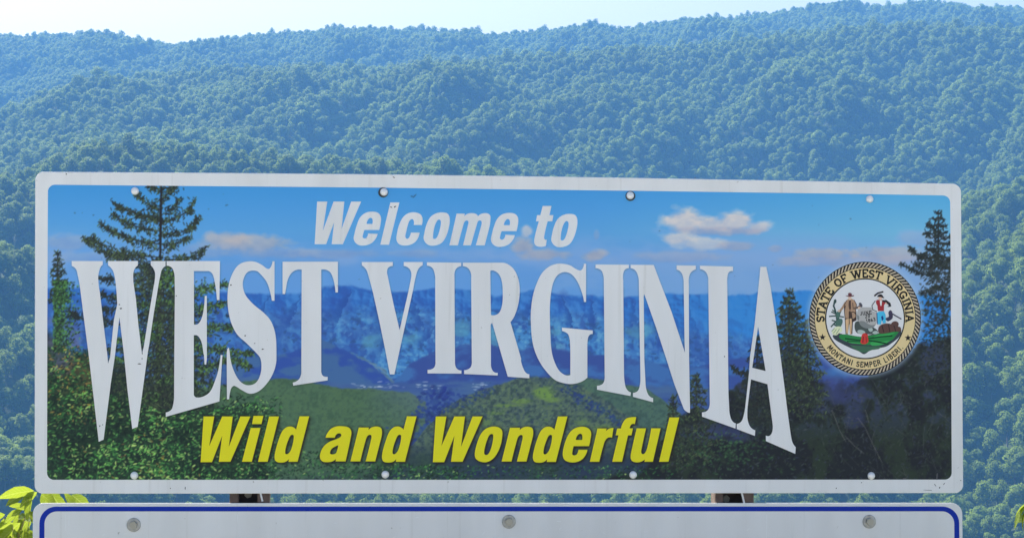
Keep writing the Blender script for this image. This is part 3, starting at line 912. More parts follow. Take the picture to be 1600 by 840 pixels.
# the dark wood on the right
woodx = below([70, 1000, 1035, 1060, 1090, 1110, 1140, 1165, 1200, 1240, 1270, 1300, 1345, 1380, 1500], [900, 740, 690, 652, 636, 642, 618, 590, 560, 556, 588, 604, 590, 560, 520], 10, wob * 5)
nw = fbm(30, 40, 5)
wood = mix(col8(36, 42, 48) * np.ones((PH, PW, 3)), col8(44, 56, 50), np.clip((nw - .4) * 3, 0, 1))
wood = mix(wood, col8(54, 64, 100), np.clip((nw - .62) * 6, 0, 1) * np.clip((690 - CY) / 60, 0, 1) * .7)
lay(woodx, wood)
for (x, y, rx, ry) in ((1320, 600, 30, 26), (1335, 640, 18, 26), (1140, 670, 40, 14), (1290, 610, 24, 34), (1110, 680, 40, 12)):
    lay(blob(x, y, rx, ry, .8, nn * 1.4) * .45, col8(62, 74, 126))
def needles(x0, y0, x1, y1, spread, n, cols, ln=(3, 7), wd=(1.2, 2.4), droop=.5, al=.9):
    cen = [rnd.random() for _k in range(max(2, int(math.hypot(x1 - x0, y1 - y0) / 7)))]
    for _ in range(n):
        t = rnd.random() if rnd.random() < .4 else rnd.choice(cen) + rnd.gauss(0, .05)
        x = x0 + (x1 - x0) * t + rnd.gauss(0, spread * .5); y = y0 + (y1 - y0) * t + rnd.gauss(0, spread * .45) + abs(rnd.gauss(0, spread * .3)) * droop
        a = rnd.uniform(-2.6, -.5) if rnd.random() < .5 else rnd.uniform(.2, 2.9)
        l = rnd.uniform(*ln)
        dab(x, y, x + l * math.cos(a), y + l * math.sin(a) * .8, rnd.uniform(*wd), col8(*rnd.choice(cols)), al)
DK = ((34, 42, 48), (40, 50, 50), (46, 56, 52), (38, 46, 48), (52, 60, 58))
GR = DK + ((56, 72, 56), (64, 84, 60), (78, 100, 66))
GB = DK[:3] + ((54, 82, 54), (74, 112, 62), (94, 136, 72), (60, 92, 58))
def branch(pts_, cols, spread=5.0, dens=1.5, wood=col8(46, 48, 50)):
    P = [p[:2] for p in pts_]
    for (a, b) in zip(P[:-1], P[1:]):
        dab(a[0], a[1], b[0], b[1], 2.2, wood)
    tot = sum(math.hypot(b[0]-a[0], b[1]-a[1]) for a, b in zip(P[:-1], P[1:]))
    k = 0
    for (a, b) in zip(P[:-1], P[1:]):
        L_ = math.hypot(b[0]-a[0], b[1]-a[1])
        needles(a[0], a[1], b[0], b[1], spread * (0.55 + .6 * k / max(1, len(P) - 2) if len(P) > 2 else 1), int(L_ * dens), cols)
        k += 1
def spire(x, y0, y1, w, cols, step=9.0, lean=0.0):
    y = y0
    dab(x, y0 - 3, x + lean, y1, 2.6, col8(38, 42, 44))
    while y < y1:
        f = (y - y0) / (y1 - y0)
        for s in (-1, 1):
            L_ = w * (0.10 + 0.9 * f ** .8) * rnd.uniform(.6, 1.1)
            xe = x + lean * f + s * L_; ye = y + L_ * rnd.uniform(-.05, .35)
            branch([(xe, ye - 3), (x + lean * f + s * L_ * .5, y + L_ * .16), (x + lean * f, y - 2)], cols, 3.2 + 3.4 * f, 1.25)
        y += step * rnd.uniform(.75, 1.15)
# conifers right
spire(1466, 334, 420, 40, DK, 9)
for b_ in ("m 800,450 850,500 920,520 960,500", "m 765,545 830,580 900,600 960,590", "m 870,700 920,690 960,660", "m 900,330 940,370 960,380", "m 850,520 900,480 950,470"):
    branch(parse(b_), DK, 4.5, 1.9)
for i in range(1500):
    t = rnd.random()
    y = 400 + 200 * t; x = 1472 + rnd.gauss(0, 10 + 20 * t)
    dab(x, y, x + rnd.uniform(-5, 5), y + rnd.uniform(-3, 5), rnd.uniform(1.5, 3.2), col8(*rnd.choice(DK + ((50, 60, 56), (60, 66, 70)))), .85)
spire(1233, 456, 640, 60, GR, 9)
for i in range(700):
    t = rnd.random(); y = 480 + 140 * t; x = 1236 + rnd.gauss(0, 4 + 20 * t)
    dab(x, y, x + rnd.uniform(-4, 4), y + rnd.uniform(-3, 4), rnd.uniform(1.5, 3), col8(*rnd.choice(GR[:6])), .8)
spire(1262, 502, 620, 34, GR, 9)
spire(1183, 530, 660, 44, DK, 10); spire(1088, 588, 720, 46, GR, 9); spire(1052, 622, 730, 26, GR, 9)
branch(parse("h 950,75 1000,130 1060,150 1110,170"), DK, 4, 1.8)
# twigs and leaves in the dark wood
for i in range(3000):
    x = rnd.uniform(1030, 1490); y = rnd.uniform(560, 752)
    if y < np.interp(x, [1030, 1090, 1160, 1240, 1300, 1380, 1490], [690, 655, 610, 580, 630, 590, 560]):
        continue
    a = rnd.uniform(0, 3.14); l = rnd.uniform(1.5, 6)
    c = rnd.choice(((30, 34, 40), (26, 30, 36), (52, 60, 56), (60, 72, 62), (44, 58, 46), (70, 80, 84), (54, 60, 84)))
    dab(x, y, x + l * math.cos(a), y + l * math.sin(a), rnd.uniform(1, 2.6), col8(*c), rnd.uniform(.3, .75))
for i in range(300):
    x, y = rnd.gauss(1130, 50), rnd.gauss(705, 18)
    dab(x, y, x + rnd.uniform(-5, 5), y + rnd.uniform(-2, 3), rnd.uniform(1.5, 3), col8(*rnd.choice(((54, 92, 60), (70, 110, 74), (46, 80, 56)))), .6)
for i in range(70):
    x, y = rnd.uniform(1280, 1480), rnd.uniform(590, 735)
    a = rnd.uniform(.7, 1.9) if rnd.random() < .7 else rnd.uniform(-.4, .8)
    for k in range(rnd.randint(2, 5)):
        x2, y2 = x + 7 * math.cos(a), y + 7 * math.sin(a)
        dab(x, y, x2, y2, rnd.uniform(.6, 1.0), col8(100, 106, 106), rnd.uniform(.15, .4))
        x, y = x2, y2; a += rnd.uniform(-.2, .2)
for s_ in ("P 1340,652 1352,668 1362,690 1370,706 1378,722", "P 1320,680 1335,696 1350,708", "P 1352,640 1358,660", "P 1300,640 1312,672 1322,690"):
    P = parse(s_)
    for a, b in zip(P[:-1], P[1:]):
        dab(a[0], a[1], b[0], b[1], 1.2, col8(120, 122, 118), .5)
# --- left side: the big conifer and the bushes
lay(below([70, 110, 200, 330, 400, 430], [520, 545, 580, 640, 660, 800], 22, wob * 5) * (CX < 470), mix(col8(44, 68, 52) * np.ones((PH, PW, 3)), col8(34, 46, 46), fbm(40, 30)))
lay(blob(95, 545, 26, 40, .9, nn * 1.5) * .7, col8(96, 100, 140))
lay(blob(128, 590, 34, 34, .9, nn * 1.5) * .5, col8(100, 92, 60))
spire(90, 398, 470, 20, GR, 8)
for i in range(1300):
    y = 440 + 110 * rnd.random(); x = 84 + abs(rnd.gauss(0, 14))
    dab(x, y, x + rnd.uniform(-3, 4), y + rnd.uniform(-4, 2), rnd.uniform(1.5, 3), col8(*rnd.choice(((48, 76, 58), (62, 108, 62), (88, 148, 76), (38, 56, 50), (34, 48, 46)))), .8)
for b_ in ("z 715,180 760,220 840,262", "z 580,212 650,260 740,290 840,320", "z 585,280 660,330 750,360 840,372", "z 515,325 600,380 690,415 760,430 845,442",
           "z 440,410 520,470 600,510 700,500 845,510", "z 480,405 560,460 640,500", "z 915,140 880,180 840,220", "z 770,140 830,150 920,145", "z 1015,215 1000,262 940,295 850,330",
           "z 1050,290 1010,350 950,380 850,388", "z 1000,400 950,430 860,455", "z 1085,455 1040,500 960,520 860,525", "z 720,290 780,300 840,310", "z 650,460 640,500 600,520", "z 940,205 920,250 870,270"):
    branch(parse(b_), GR, 8.0, 2.6)
dab(252, 286, 250, 420, 4.2, col8(40, 42, 46)); dab(250, 420, 246, 660, 8, col8(42, 44, 46))
for b_ in ("a 290,190 350,185 410,182", "a 300,310 360,330 430,340", "a 320,430 370,440 420,432", "a 30,450 90,480 160,510", "a 310,500 360,540 400,560"):
    branch(parse(b_), DK, 8, 3.2)
for i in range(3600):      # the dense lower body of the tree
    t = rnd.random() ** .8
    y = 412 + 240 * t
    x = 255 + rnd.gauss(0, 22 + 22 * t) + (8 if t > .3 else 0)
    a = rnd.uniform(0, 6.28); l = rnd.uniform(2, 6)
    dab(x, y, x + l * math.cos(a), y + l * math.sin(a), rnd.uniform(1.6, 3.4), col8(*rnd.choice(GR + DK)), .8)
for i in range(240):
    x, y = 255 + rnd.gauss(0, 40), rnd.uniform(425, 620)
    dab(x, y, x + rnd.uniform(-1.5, 1.5), y + rnd.uniform(-1, 1), rnd.uniform(1.4, 2.6), col8(150, 172, 205), rnd.uniform(.3, .7))
y = 412.0
while y < 640:
    f = (y - 412) / 230
    for s in (-1, 1):
        L_ = (58 + 34 * f) * rnd.uniform(.6, 1.1)
        branch([(250 + s * L_, y - 4 + L_ * .10), (250 + s * L_ * .5, y + 3), (250, y - 3)], GR if rnd.random() < .7 else GB, 8, 2.4)
    y += 13 * rnd.uniform(.8, 1.2)
for b_ in ("a 1350,222 1260,240 1180,262 1070,280", "a 1340,372 1250,400 1070,440", "a 1400,600 1290,570 1180,585", "a 1560,800 1400,790 1250,760 1070,740", "b 1540,130 1480,90 1400,60 1300,50", "b 1340,60 1240,100 1150,130 1080,110"):
    branch(parse(b_), GB, 8.5, 3.2)
# bushes: leaves
LEAF_D = ((28, 42, 40), (34, 54, 46), (40, 64, 52), (32, 48, 46))
LEAF_M = ((50, 108, 62), (62, 126, 66), (48, 94, 60), (44, 78, 56))
LEAF_L = ((98, 168, 84), (136, 196, 100), (82, 154, 76), (172, 206, 118))
def leaves(n, x0, x1, ytop, y1, dens_l=.14, warm=0.0, size=1.0):
    done = 0
    items = []
    clump = fbm(34, 26, 4)
    for _ in range(n):
        x = rnd.uniform(x0, x1); yt = ytop(x)
        y = yt + (y1 - yt) * rnd.random()
        items.append((x, y))
    for q, (x, y) in enumerate(items):
        r_ = rnd.random()
        fresh = q / n
        cl_ = clump[min(PH-1, max(0, int((y - PY0) / PST))), min(PW-1, max(0, int((x - PX0) / PST)))]
        r_ = min(.999, r_ * (.35 + 1.3 * cl_))
        c = rnd.choice(LEAF_L) if r_ < dens_l * fresh * 1.6 else (rnd.choice(LEAF_M) if r_ < .42 else rnd.choice(LEAF_D))
        if warm and rnd.random() < warm:
            c = rnd.choice(((150, 130, 70), (120, 100, 64), (160, 150, 70), (96, 84, 60)))
        a = rnd.gauss(.5, .9) if rnd.random() < .5 else rnd.gauss(2.6, .9)
        l = rnd.uniform(2.4, 6.4) * size
        dab(x, y, x + l * math.cos(a), y + l * math.sin(a) * .8, rnd.uniform(1.4, 2.7) * size, col8(*c), rnd.uniform(.6, .95))
leaves(6400, 72, 430, lambda x: np.interp(x, [72, 110, 180, 250, 330, 400, 430], [560, 580, 620, 640, 640, 625, 640]), 752)
leaves(900, 72, 170, lambda x: 540, 660, .10, .20)
leaves(1500, 330, 720, lambda x: np.interp(x, [330, 430, 560, 720], [650, 690, 718, 728]), 752, .12, 0, .8)
leaves(700, 300, 440, lambda x: 618, 690, .2, 0, .8)
leaves(700, 700, 1060, lambda x: 726, 752, .05, 0, .7)
leaves(260, 210, 260, lambda x: 650, 752, .5, .1, 1.1)
leaves(160, 105, 150, lambda x: 610, 650, .7, .1, 1.1)
cl2 = fbm(30, 22, 4)
lay(np.clip((cl2 - .52) * 4, 0, 1) * .36 * below([70, 110, 180, 250, 330, 400, 430, 700, 720], [575, 590, 628, 648, 655, 640, 655, 735, 900], 8), col8(28, 40, 38))
leaves(420, 110, 340, lambda x: 690, 752, .6, .04, 1.0)
for i in range(500):
    x, y = rnd.uniform(80, 330), rnd.uniform(590, 680)
    dab(x, y, x + rnd.uniform(-7, 7), y + rnd.uniform(-5, 5), rnd.uniform(2, 5), col8(30, 42, 40), .4)
# --- printed shadow around the lettering
wild_mask = np.clip(sum(poly_mask(l) for l in wild_loops), 0, 1)
sh = np.clip(blur(np.roll(np.roll(wild_mask, 1, 0), 1, 1), 5.5) * 2.0, 0, 1)
lay(sh * .85, col8(36, 34, 30))
wv_mask = np.clip(sum(poly_mask(l) for l in serif_loops), 0, 1)
lay(np.clip(blur(np.roll(wv_mask, 1, 0), 3) * 1.6, 0, 1) * .35, C * .6)
# soft pale glow printed round the seal
ds = np.sqrt((CX - 1351.5) ** 2 + (CY - 497.5) ** 2)
lay(np.clip(1 - (ds - 86) / 11, 0, 1) ** 1.5 * .75, col8(150, 178, 205))
# weather specks
for i in range(60):
    x, y = rnd.uniform(80, 1480), rnd.uniform(295, 740)
    dab(x, y, x + rnd.uniform(-2, 2), y + rnd.uniform(-1, 1), rnd.uniform(.8, 2), col8(50, 62, 80), rnd.uniform(.2, .6))
for (x, y, x2, y2) in ((642, 306, 646, 308), (646, 308, 650, 304), (116, 332, 118, 333), (145, 336, 147, 336), (352, 321, 356, 320)):
    dab(x, y, x2, y2, 2, col8(44, 64, 96), .6)

# as printed ink: the shade's light on white board is what the photo shows as WHITE_SEEN
WHITE_SEEN = np.array(srgb(182, 192, 198))
WHITE_BASE = 0.80
lin = np.where(C <= 0.04045, C / 12.92, ((np.clip(C, 0, 1) + 0.055) / 1.055) ** 2.4)
ink = np.clip(lin / WHITE_SEEN * WHITE_BASE, 0, .9)

# ------------------------------------------------------------------ materials of the signs
def white_board(name, c):
    m = new_mat(name, (c, c, c), 0.42, 0, 0.12)
    r_ = noise_color(m, (c * .93, c * .93, c * .925), (c * 1.02, c * 1.02, c * 1.02), 3.0, 8, 'Object', (.30, .62), (2.2, 1, .5))
    nt = m.node_tree
    tc = nt.nodes.new('ShaderNodeTexCoord')
    for (st, sc_, lo_, hi_, dirt) in (((26, 1, .9), 1.6, .58, .82, (.86, .855, .84)), ((1, 1, 1), 55, .70, .76, (.62, .61, .58))):
        mp = nt.nodes.new('ShaderNodeMapping'); mp.inputs['Scale'].default_value = st
        n_ = nt.nodes.new('ShaderNodeTexNoise'); n_.inputs['Scale'].default_value = sc_; n_.inputs['Detail'].default_value = 6
        rp = nt.nodes.new('ShaderNodeValToRGB')
        rp.color_ramp.elements[0].position = lo_; rp.color_ramp.elements[0].color = (1, 1, 1, 1)
        rp.color_ramp.elements[1].position = hi_; rp.color_ramp.elements[1].color = (*dirt, 1)
        mu = nt.nodes.new('ShaderNodeMix'); mu.data_type = 'RGBA'; mu.blend_type = 'MULTIPLY'; mu.inputs[0].default_value = 1
        nt.links.new(tc.outputs['Object'], mp.inputs[0]); nt.links.new(mp.outputs[0], n_.inputs['Vector']); nt.links.new(n_.outputs['Fac'], rp.inputs[0])
        src_ = nt.nodes['Principled BSDF'].inputs['Base Color'].links[0].from_socket
        nt.links.new(src_, mu.inputs[6]); nt.links.new(rp.outputs[0], mu.inputs[7])
        nt.links.new(mu.outputs[2], nt.nodes['Principled BSDF'].inputs['Base Color'])
    return m
m_white = white_board('white_sheeting', .895)
m_lower = white_board('white_panel_paint', .83)
m_yellow = new_mat('yellow_vinyl', (0.86, 0.66, 0.02), 0.4, 0, .12)
m_yellow.node_tree.nodes['Principled BSDF'].inputs['Base Color'].default_value = (*[min(.95, a / b * WHITE_BASE) for a, b in zip(srgb(232, 198, 36), WHITE_SEEN)], 1)
def ink_mat(name, *rgb):
    return new_mat(name, [min(.9, a / b * WHITE_BASE) for a, b in zip(srgb(*rgb), WHITE_SEEN)], .45, 0, .12)
m_blue = ink_mat('blue_border_vinyl', 12, 42, 144)
m_edge = new_mat('aluminium_edge', (.5, .5, .52), .4, .7)
m_back = new_mat('bare_aluminium', (.42, .43, .44), .45, .8)
m_boltw = new_mat('white_painted_bolt', (.90, .90, .91), .4, .2, .5)
m_boltg = new_mat('galvanised_steel', (.42, .43, .42), .45, .55)
noise_color(m_boltg, (.30, .31, .31), (.48, .48, .46), 60, 4)
m_boltt = new_mat('weathered_bolt_head', (.42, .40, .34), .55, .35)
m_rust = new_mat('rusted_steel', rough=.9)
noise_color(m_rust, (.055, .035, .028), (.16, .115, .095), 14, 8)
m_scuff = new_mat('dark_scuff', (.10, .10, .11), .8)
m_print = new_mat('printed_landscape', rough=.5, spec=.10)
_nt = m_print.node_tree
_at = _nt.nodes.new('ShaderNodeAttribute'); _at.attribute_name = 'ink'
_nt.links.new(_at.outputs['Color'], _nt.nodes['Principled BSDF'].inputs['Base Color'])

# ------------------------------------------------------------------ welcome sign
sign = empty('welcome_sign')
sign.matrix_world = SIGN_M
tag(sign, 'wide welcome sign printed with a mountain landscape, white lettering and a round seal', 'sign')
TOP = [(250, 269.7), (400, 270.8), (600, 272.7), (800, 275.2), (1000, 278.3), (1200, 281.9), (1350, 284.6)]
outer = rounded([(55, 268.5), (1501.5, 287.3), (1505, 769.5), (54, 770.5)], 13, [TOP, [(1502.5, 420)], [(780, 770)], [(54.5, 500)]])
itop = [(250, 290.2), (400, 291.4), (600, 293.2), (800, 295.8), (1000, 298.2), (1200, 301.0), (1350, 303.0)]
inner = rounded([(75, 288.5), (1484.5, 305.5), (1487, 748.5), (73.5, 748.8)], 11, [itop, [(1485.3, 420)], [(780, 748.8)], [(74, 500)]])
panel = obj('panel', flat_mesh('panel', [outer], 0.0, 0.006), sign, [m_white])
bv = panel.modifiers.new('edge', 'BEVEL'); bv.width = .0012; bv.segments = 2; bv.limit_method = 'ANGLE'; bv.angle_limit = R(60)
# printed sheet
gu, gw = plane(CX, CY)
pv_ = np.stack([gu, np.full_like(gu, -0.0008), gw], -1).reshape(-1, 3)
keep = (CX > 72) & (CX < 1488.5) & (CY < 751) & (CY > np.interp(CX, [75, 400, 800, 1200, 1485], [287, 289.5, 293.5, 299, 303.5]))
idx = np.arange(PW * PH).reshape(PH, PW)
q = np.stack([idx[1:, :-1], idx[1:, 1:], idx[:-1, 1:], idx[:-1, :-1]], -1).reshape(-1, 4)
kq = (keep[1:, :-1] & keep[1:, 1:] & keep[:-1, 1:] & keep[:-1, :-1]).reshape(-1)
q = q[kq]
used = np.zeros(PW * PH, bool); used[q.ravel()] = True
remap = np.cumsum(used) - 1
pv_ = pv_[used]; q = remap[q]
pm = bpy.data.meshes.new('landscape_print')
pm.vertices.add(len(pv_)); pm.vertices.foreach_set('co', pv_.astype(np.float32).ravel())
pm.loops.add(len(q) * 4); pm.loops.foreach_set('vertex_index', q.astype(np.int32).ravel())
pm.polygons.add(len(q)); pm.polygons.foreach_set('loop_start', (np.arange(len(q)) * 4).astype(np.int32))
pm.update(calc_edges=True); pm.validate()
ca = pm.attributes.new('ink', 'FLOAT_COLOR', 'POINT')
rgba = np.concatenate([ink.reshape(-1, 3)[used], np.ones((len(pv_), 1))], 1).astype(np.float32)
ca.data.foreach_set('color', rgba.ravel())
obj('landscape_print', pm, sign, [m_print])
obj('border', flat_mesh('border', [outer_i for outer_i in (rounded([(56.2, 269.7), (1500.3, 288.5), (1503.8, 768.3), (55.2, 769.3)], 12.2, [[(x, y + 1.2) for x, y in TOP], [(1501.3, 420)], [(780, 768.8)], [(55.7, 500)]]), inner)], .0016, .0012), sign, [m_white])
for lp in serif_loops:
    obj('letter', flat_mesh('letter', lp, .0016, .0007), sign, [m_white])
for lp in welcome_loops:
    obj('letter', flat_mesh('letter', lp, .0016, .0007), sign, [m_white])
for i, lp in enumerate(wild_loops):
    if i == 1:
        continue
    if i == 2:      # the i: dot and stem are one letter
        me = flat_mesh('letter', wild_loops[1], .0016, .0007)
        me2 = flat_mesh('letter', lp, .0016, .0007)
        bm = bmesh.new(); bm.from_mesh(me); bm.from_mesh(me2); bm.to_mesh(me2); bm.free()
        obj('letter', me2, sign, [m_yellow])
    else:
        obj('letter', flat_mesh('letter', lp, .0016, .0007), sign, [m_yellow])

# bolts
def dome_mesh(name, r, h, n=20):
    bm = bmesh.new()
    rings = []
    prof = [(r, 0), (r, h * .25), (r * .92, h * .55), (r * .72, h * .82), (r * .4, h * .97)]
    for (rr, y) in prof:
        rings.append([bm.verts.new((rr * math.cos(2*math.pi*i/n), -y, rr * math.sin(2*math.pi*i/n))) for i in range(n)])
    for a, b in zip(rings[:-1], rings[1:]):
        for i in range(n):
            bm.faces.new((a[i], a[(i+1) % n], b[(i+1) % n], b[i]))
    c = bm.verts.new((0, -h, 0))
    for i in range(n):
        bm.faces.new((rings[-1][i], rings[-1][(i+1) % n], c))
    bmesh.ops.recalc_face_normals(bm, faces=bm.faces)
    for f in bm.faces: f.smooth = True
    me = bpy.data.meshes.new(name); bm.to_mesh(me); bm.free()
    return me
def washer_mesh(name, r, h, hole=0.0, n=28, hexa=False):
    bm = bmesh.new()
    k = 6 if hexa else n
    prof = [(r, 0), (r, h * .7), (r * .93, h), (max(hole, r * .02), h)]
    rings = [[bm.verts.new((rr * math.cos(2*math.pi*i/k + .3), -y, rr * math.sin(2*math.pi*i/k + .3))) for i in range(k)] for rr, y in prof]
    for a, b in zip(rings[:-1], rings[1:]):
        for i in range(k):
            bm.faces.new((a[i], a[(i+1) % k], b[(i+1) % k], b[i]))
    bm.faces.new(rings[-1])
    bmesh.ops.recalc_face_normals(bm, faces=bm.faces)
    me = bpy.data.meshes.new(name); bm.to_mesh(me); bm.free()
    return me
dome = dome_mesh('bolt', .0150, .011)
shade_disc = washer_mesh('washer_or_shade', .0195, .0022)  # dark disc set low under two bolts, standing in for their contact shadow
m_shade_disc = new_mat('bolt_shade', (.05, .055, .06), .6)
for i, (x, y, ws) in enumerate(((211, 298.5, 0), (600, 300, 1), (984.5, 305.5, 1), (1358.5, 311, 0), (210, 742, 0), (602, 740.5, 0), (989, 741, 0), (1361, 742.5, 0))):
    u, w = plane(x, y)
    b = obj('bolt', dome, sign, [m_boltw])
    b.location = (float(u), -.0024 - (0.0016 if ws else 0), float(w))
    if ws:
        s_ = obj('washer_or_shade', shade_disc, b, [m_shade_disc])
        s_.location = (-.003 if i == 1 else .001, .0016, -.002)
# scuffs
sc = []
def scuff(x, y, w, h, ang=0.0):
    ca_, sa_ = math.cos(ang), math.sin(ang)
    pts_ = []
    for i in range(7):
        a = 2 * math.pi * i / 7
        px, py = w * math.cos(a) * rnd.uniform(.6, 1.1), h * math.sin(a) * rnd.uniform(.6, 1.1)
        pts_.append((x + px * ca_ - py * sa_, y + px * sa_ + py * ca_))
    sc.append(pts_)
for (x, y, w, h, a) in ((189, 481.5, 2.2, 1.3, 0), (186.5, 475.5, 1.6, .9, 0), (218, 568, 3.6, .9, 0), (222, 560, .9, 1.8, 0), (222.5, 551.5, .8, 2, 0), (275.5, 462, 1.3, 1.1, 0), (361, 445, 1.8, 1.3, 0),
        (156, 665, .8, 1.6, .3), (160.5, 663, .9, .9, 0), (410.5, 545, 2, 1.1, 0), (383, 524, 1.4, 1.2, 0), (398, 536, 1.2, 1, 0), (1132, 556.5, 1, 1.6, 0), (611, 323.5, 2.4, .9, .5), (617, 323, 2.6, 1, -.6), (104, 272, 1.3, 1, 0),
        (1464, 744, 1.6, 7, .05), (1413, 747, 3.5, 1.2, 0), (1346, 753, 1, .9, 0), (1306.5, 762, 1.2, 1, 0), (266.5, 762, 1.1, 1, 0), (289.5, 761.5, .8, 3, 0), (615, 277, 2.4, .8, .5), (1468, 761, 1.2, 2, .4), (1475, 755, 3, .7, -.8), (1450, 765, 9, .5, .05), (1461, 757, 4, .6, .9),
        (1501, 750, .9, .8, 0), (840, 273.6, 2, .6, .1), (1086, 277.6, 1.5, .6, .1)):
    scuff(x, y, w, h, a)
o = obj('scuff_marks', polys_mesh('scuff_marks', sc, .0020, 1e-6), sign, [m_scuff])
o['kind'] = 'stuff'

# ------------------------------------------------------------------ the seal
SX, SY = 1351.5, 497.5
m_sblack = ink_mat('seal_black', 34, 34, 36)
m_sgold = ink_mat('seal_gold', 202, 182, 140)
m_swhite = ink_mat('seal_white', 190, 200, 207)
seal = obj('seal', flat_mesh('seal', [ellipse(SX, SY, 87.3, 88.8, 96)], .0011, .0004), sign, [m_sblack])
strands = []
NS = 88
for i in range(NS):
    a = 2 * math.pi * i / NS
    da = .024
    sk = .075
    def pt(r, ang):
        return (SX + r * math.cos(ang) * .985, SY + r * math.sin(ang))
    strands.append([pt(80.3, a), pt(87.6, a + sk), pt(87.6, a + sk + da * 1.35), pt(80.3, a + da * 1.5)])
o = obj('rope_strands', polys_mesh('rope_strands', strands, .0015), seal, [ink_mat('seal_rope', 166, 162, 146)])
o['kind'] = 'stuff'
obj('gold_band', flat_mesh('gold_band', [ellipse(SX, SY, 78.2, 79.2, 96), ellipse(SX, SY, 62.6, 63.2, 96)], .0015, .0003), seal, [m_sgold])
obj('inner_disc', flat_mesh('inner_disc', [ellipse(SX, SY, 60.6, 61.2, 96)], .0015, .0003), seal, [m_swhite])
# stroke glyphs: unit box, y up; each glyph = width, polylines
def arc(cx, cy, rx, ry, a0, a1, n=8):
    return [(cx + rx * math.cos(R(a0 + (a1 - a0) * i / n)), cy + ry * math.sin(R(a0 + (a1 - a0) * i / n))) for i in range(n + 1)]
GL = {
 'S': (.62, [arc(.31, .74, .24, .22, 20, 270, 8) + arc(.31, .26, .25, .24, 90, -160, 8)]),
 'T': (.70, [[(.35, 0), (.35, 1)], [(.02, .8), (.02, 1), (.68, 1), (.68, .8)]]),
 'A': (.76, [[(.06, 0), (.36, 1), (.70, 0)], [(.18, .34), (.58, .34)]]),
 'E': (.64, [[(.62, .22), (.6, 0), (.12, 0), (.12, 1), (.58, 1), (.6, .8)], [(.12, .52), (.44, .52)]]),
 'O': (.80, [arc(.40, .5, .32, .48, 0, 360, 14)]),
 'F': (.60, [[(.12, 0), (.12, 1), (.56, 1), (.58, .8)], [(.12, .5), (.42, .5)]]),
 'W': (1.06, [[(.04, 1), (.28, 0), (.52, .95), (.76, 0), (1.0, 1)]]),
 'V': (.76, [[(.04, 1), (.38, 0), (.72, 1)]]),
 'I': (.34, [[(.17, 0), (.17, 1)]]),
 'R': (.74, [[(.12, 0), (.12, 1), (.4, 1)] + arc(.4, .75, .22, .24, 90, -90, 6) + [(.12, .51)], [(.36, .5), (.70, 0)]]),
 'G': (.78, [arc(.40, .5, .32, .48, 40, 320, 12), [(.44, .42), (.68, .42), (.68, .05)]]),
 'N': (.78, [[(.10, 0), (.10, 1), (.66, 0), (.66, 1)]]),
 'M': (.90, [[(.08, 0), (.12, 1), (.45, .25), (.78, 1), (.82, 0)]]),
 'P': (.64, [[(.12, 0), (.12, 1), (.36, 1)] + arc(.36, .74, .22, .25, 90, -90, 6) + [(.12, .49)]]),
 'L': (.56, [[(.12, 1), (.12, 0), (.54, 0)]]),
 'B': (.66, [[(.12, 0), (.12, 1), (.36, 1)] + arc(.36, .77, .19, .22, 90, -90, 6) + [(.12, .54)], [(.36, .54)] + arc(.36, .27, .24, .27, 90, -90, 6) + [(.12, 0)]]),
 '.': (.26, [[(.11, 0), (.15, 0)]]), ' ': (.40, []),
 'J': (.5, [[(.40, 1), (.40, .25)] + arc(.24, .22, .16, .2, 0, -170, 5)]),
 'U': (.7, [[(.1, 1), (.1, .3)] + arc(.33, .3, .23, .28, 180, 360, 6) + [(.56, 1)]]),
 '2': (.6, [arc(.3, .74, .22, .24, 160, -20, 6) + [(.06, 0), (.54, 0)]]),
 '0': (.64, [arc(.32, .5, .22, .48, 0, 360, 12)]),
 '1': (.4, [[(.05, .8), (.2, 1), (.2, 0)]]),
 '8': (.6, [arc(.3, .75, .19, .23, 0, 360, 9), arc(.3, .27, .23, .26, 0, 360, 9)]),
 '6': (.6, [arc(.3, .28, .22, .26, 0, 360, 9), arc(.42, .4, .34, .58, 110, 190, 5)]),
 '3': (.6, [arc(.27, .76, .22, .22, 150, -90, 7) + arc(.27, .27, .25, .27, 90, -150, 7)]),
}
SERIFS = {'T': [(.35, 0)], 'A': [(.06, 0), (.70, 0)], 'F': [(.12, 0)], 'W': [(.04, 1), (1.0, 1), (.52, .97)], 'V': [(.04, 1), (.72, 1)], 'I': [(.17, 0), (.17, 1)], 'R': [(.12, 0), (.70, 0)], 'N': [(.10, 0), (.66, 1), (.10, 1)]}
def ring_text(text, ang0, ang1, rbase, h, outward, wt, serif, front, gap=.13, mat=m_sblack):
    tot = sum(GL[c][0] + gap for c in text) - gap
    pos = 0.0
    for c in text:
        wd, lines = GL[c]
        polys = []
        def place(x, y):
            f = (pos + x) / tot
            a = R(ang0 + (ang1 - ang0) * f)
            r = rbase + h * y if outward else rbase - h * y
            return (SX + r * math.cos(a) * .987, SY - r * math.sin(a))
        for ln in lines:
            polys += band([place(*p) for p in ln], wt)
        if serif:
            for (x, y) in SERIFS.get(c, []):
                polys += band([place(x - .15, y), place(x + .15, y)], wt * .62)
        if polys:
            obj('letter', polys_mesh('letter', polys, front, 4e-7), seal, [mat])
        pos += wd + gap
ring_text('STATE OF WEST VIRGINIA', 184, -4, 64.9, 11.6, True, 2.6, True, .0020)
ring_text('MONTANI SEMPER LIBERI.', 217, 323, 75.6, 7.8, False, 1.5, False, .0020, .22)
for (x, y) in ((1285, 526.5), (1418.5, 527.5)):
    st = []
    for i in range(10):
        r = 5.6 if i % 2 == 0 else 2.3
        a = -math.pi / 2 + math.pi * i / 5
        st.append((x + r * math.cos(a), y + r * math.sin(a)))
    obj('star', polys_mesh('star', [st], .0020), seal, [m_sblack])
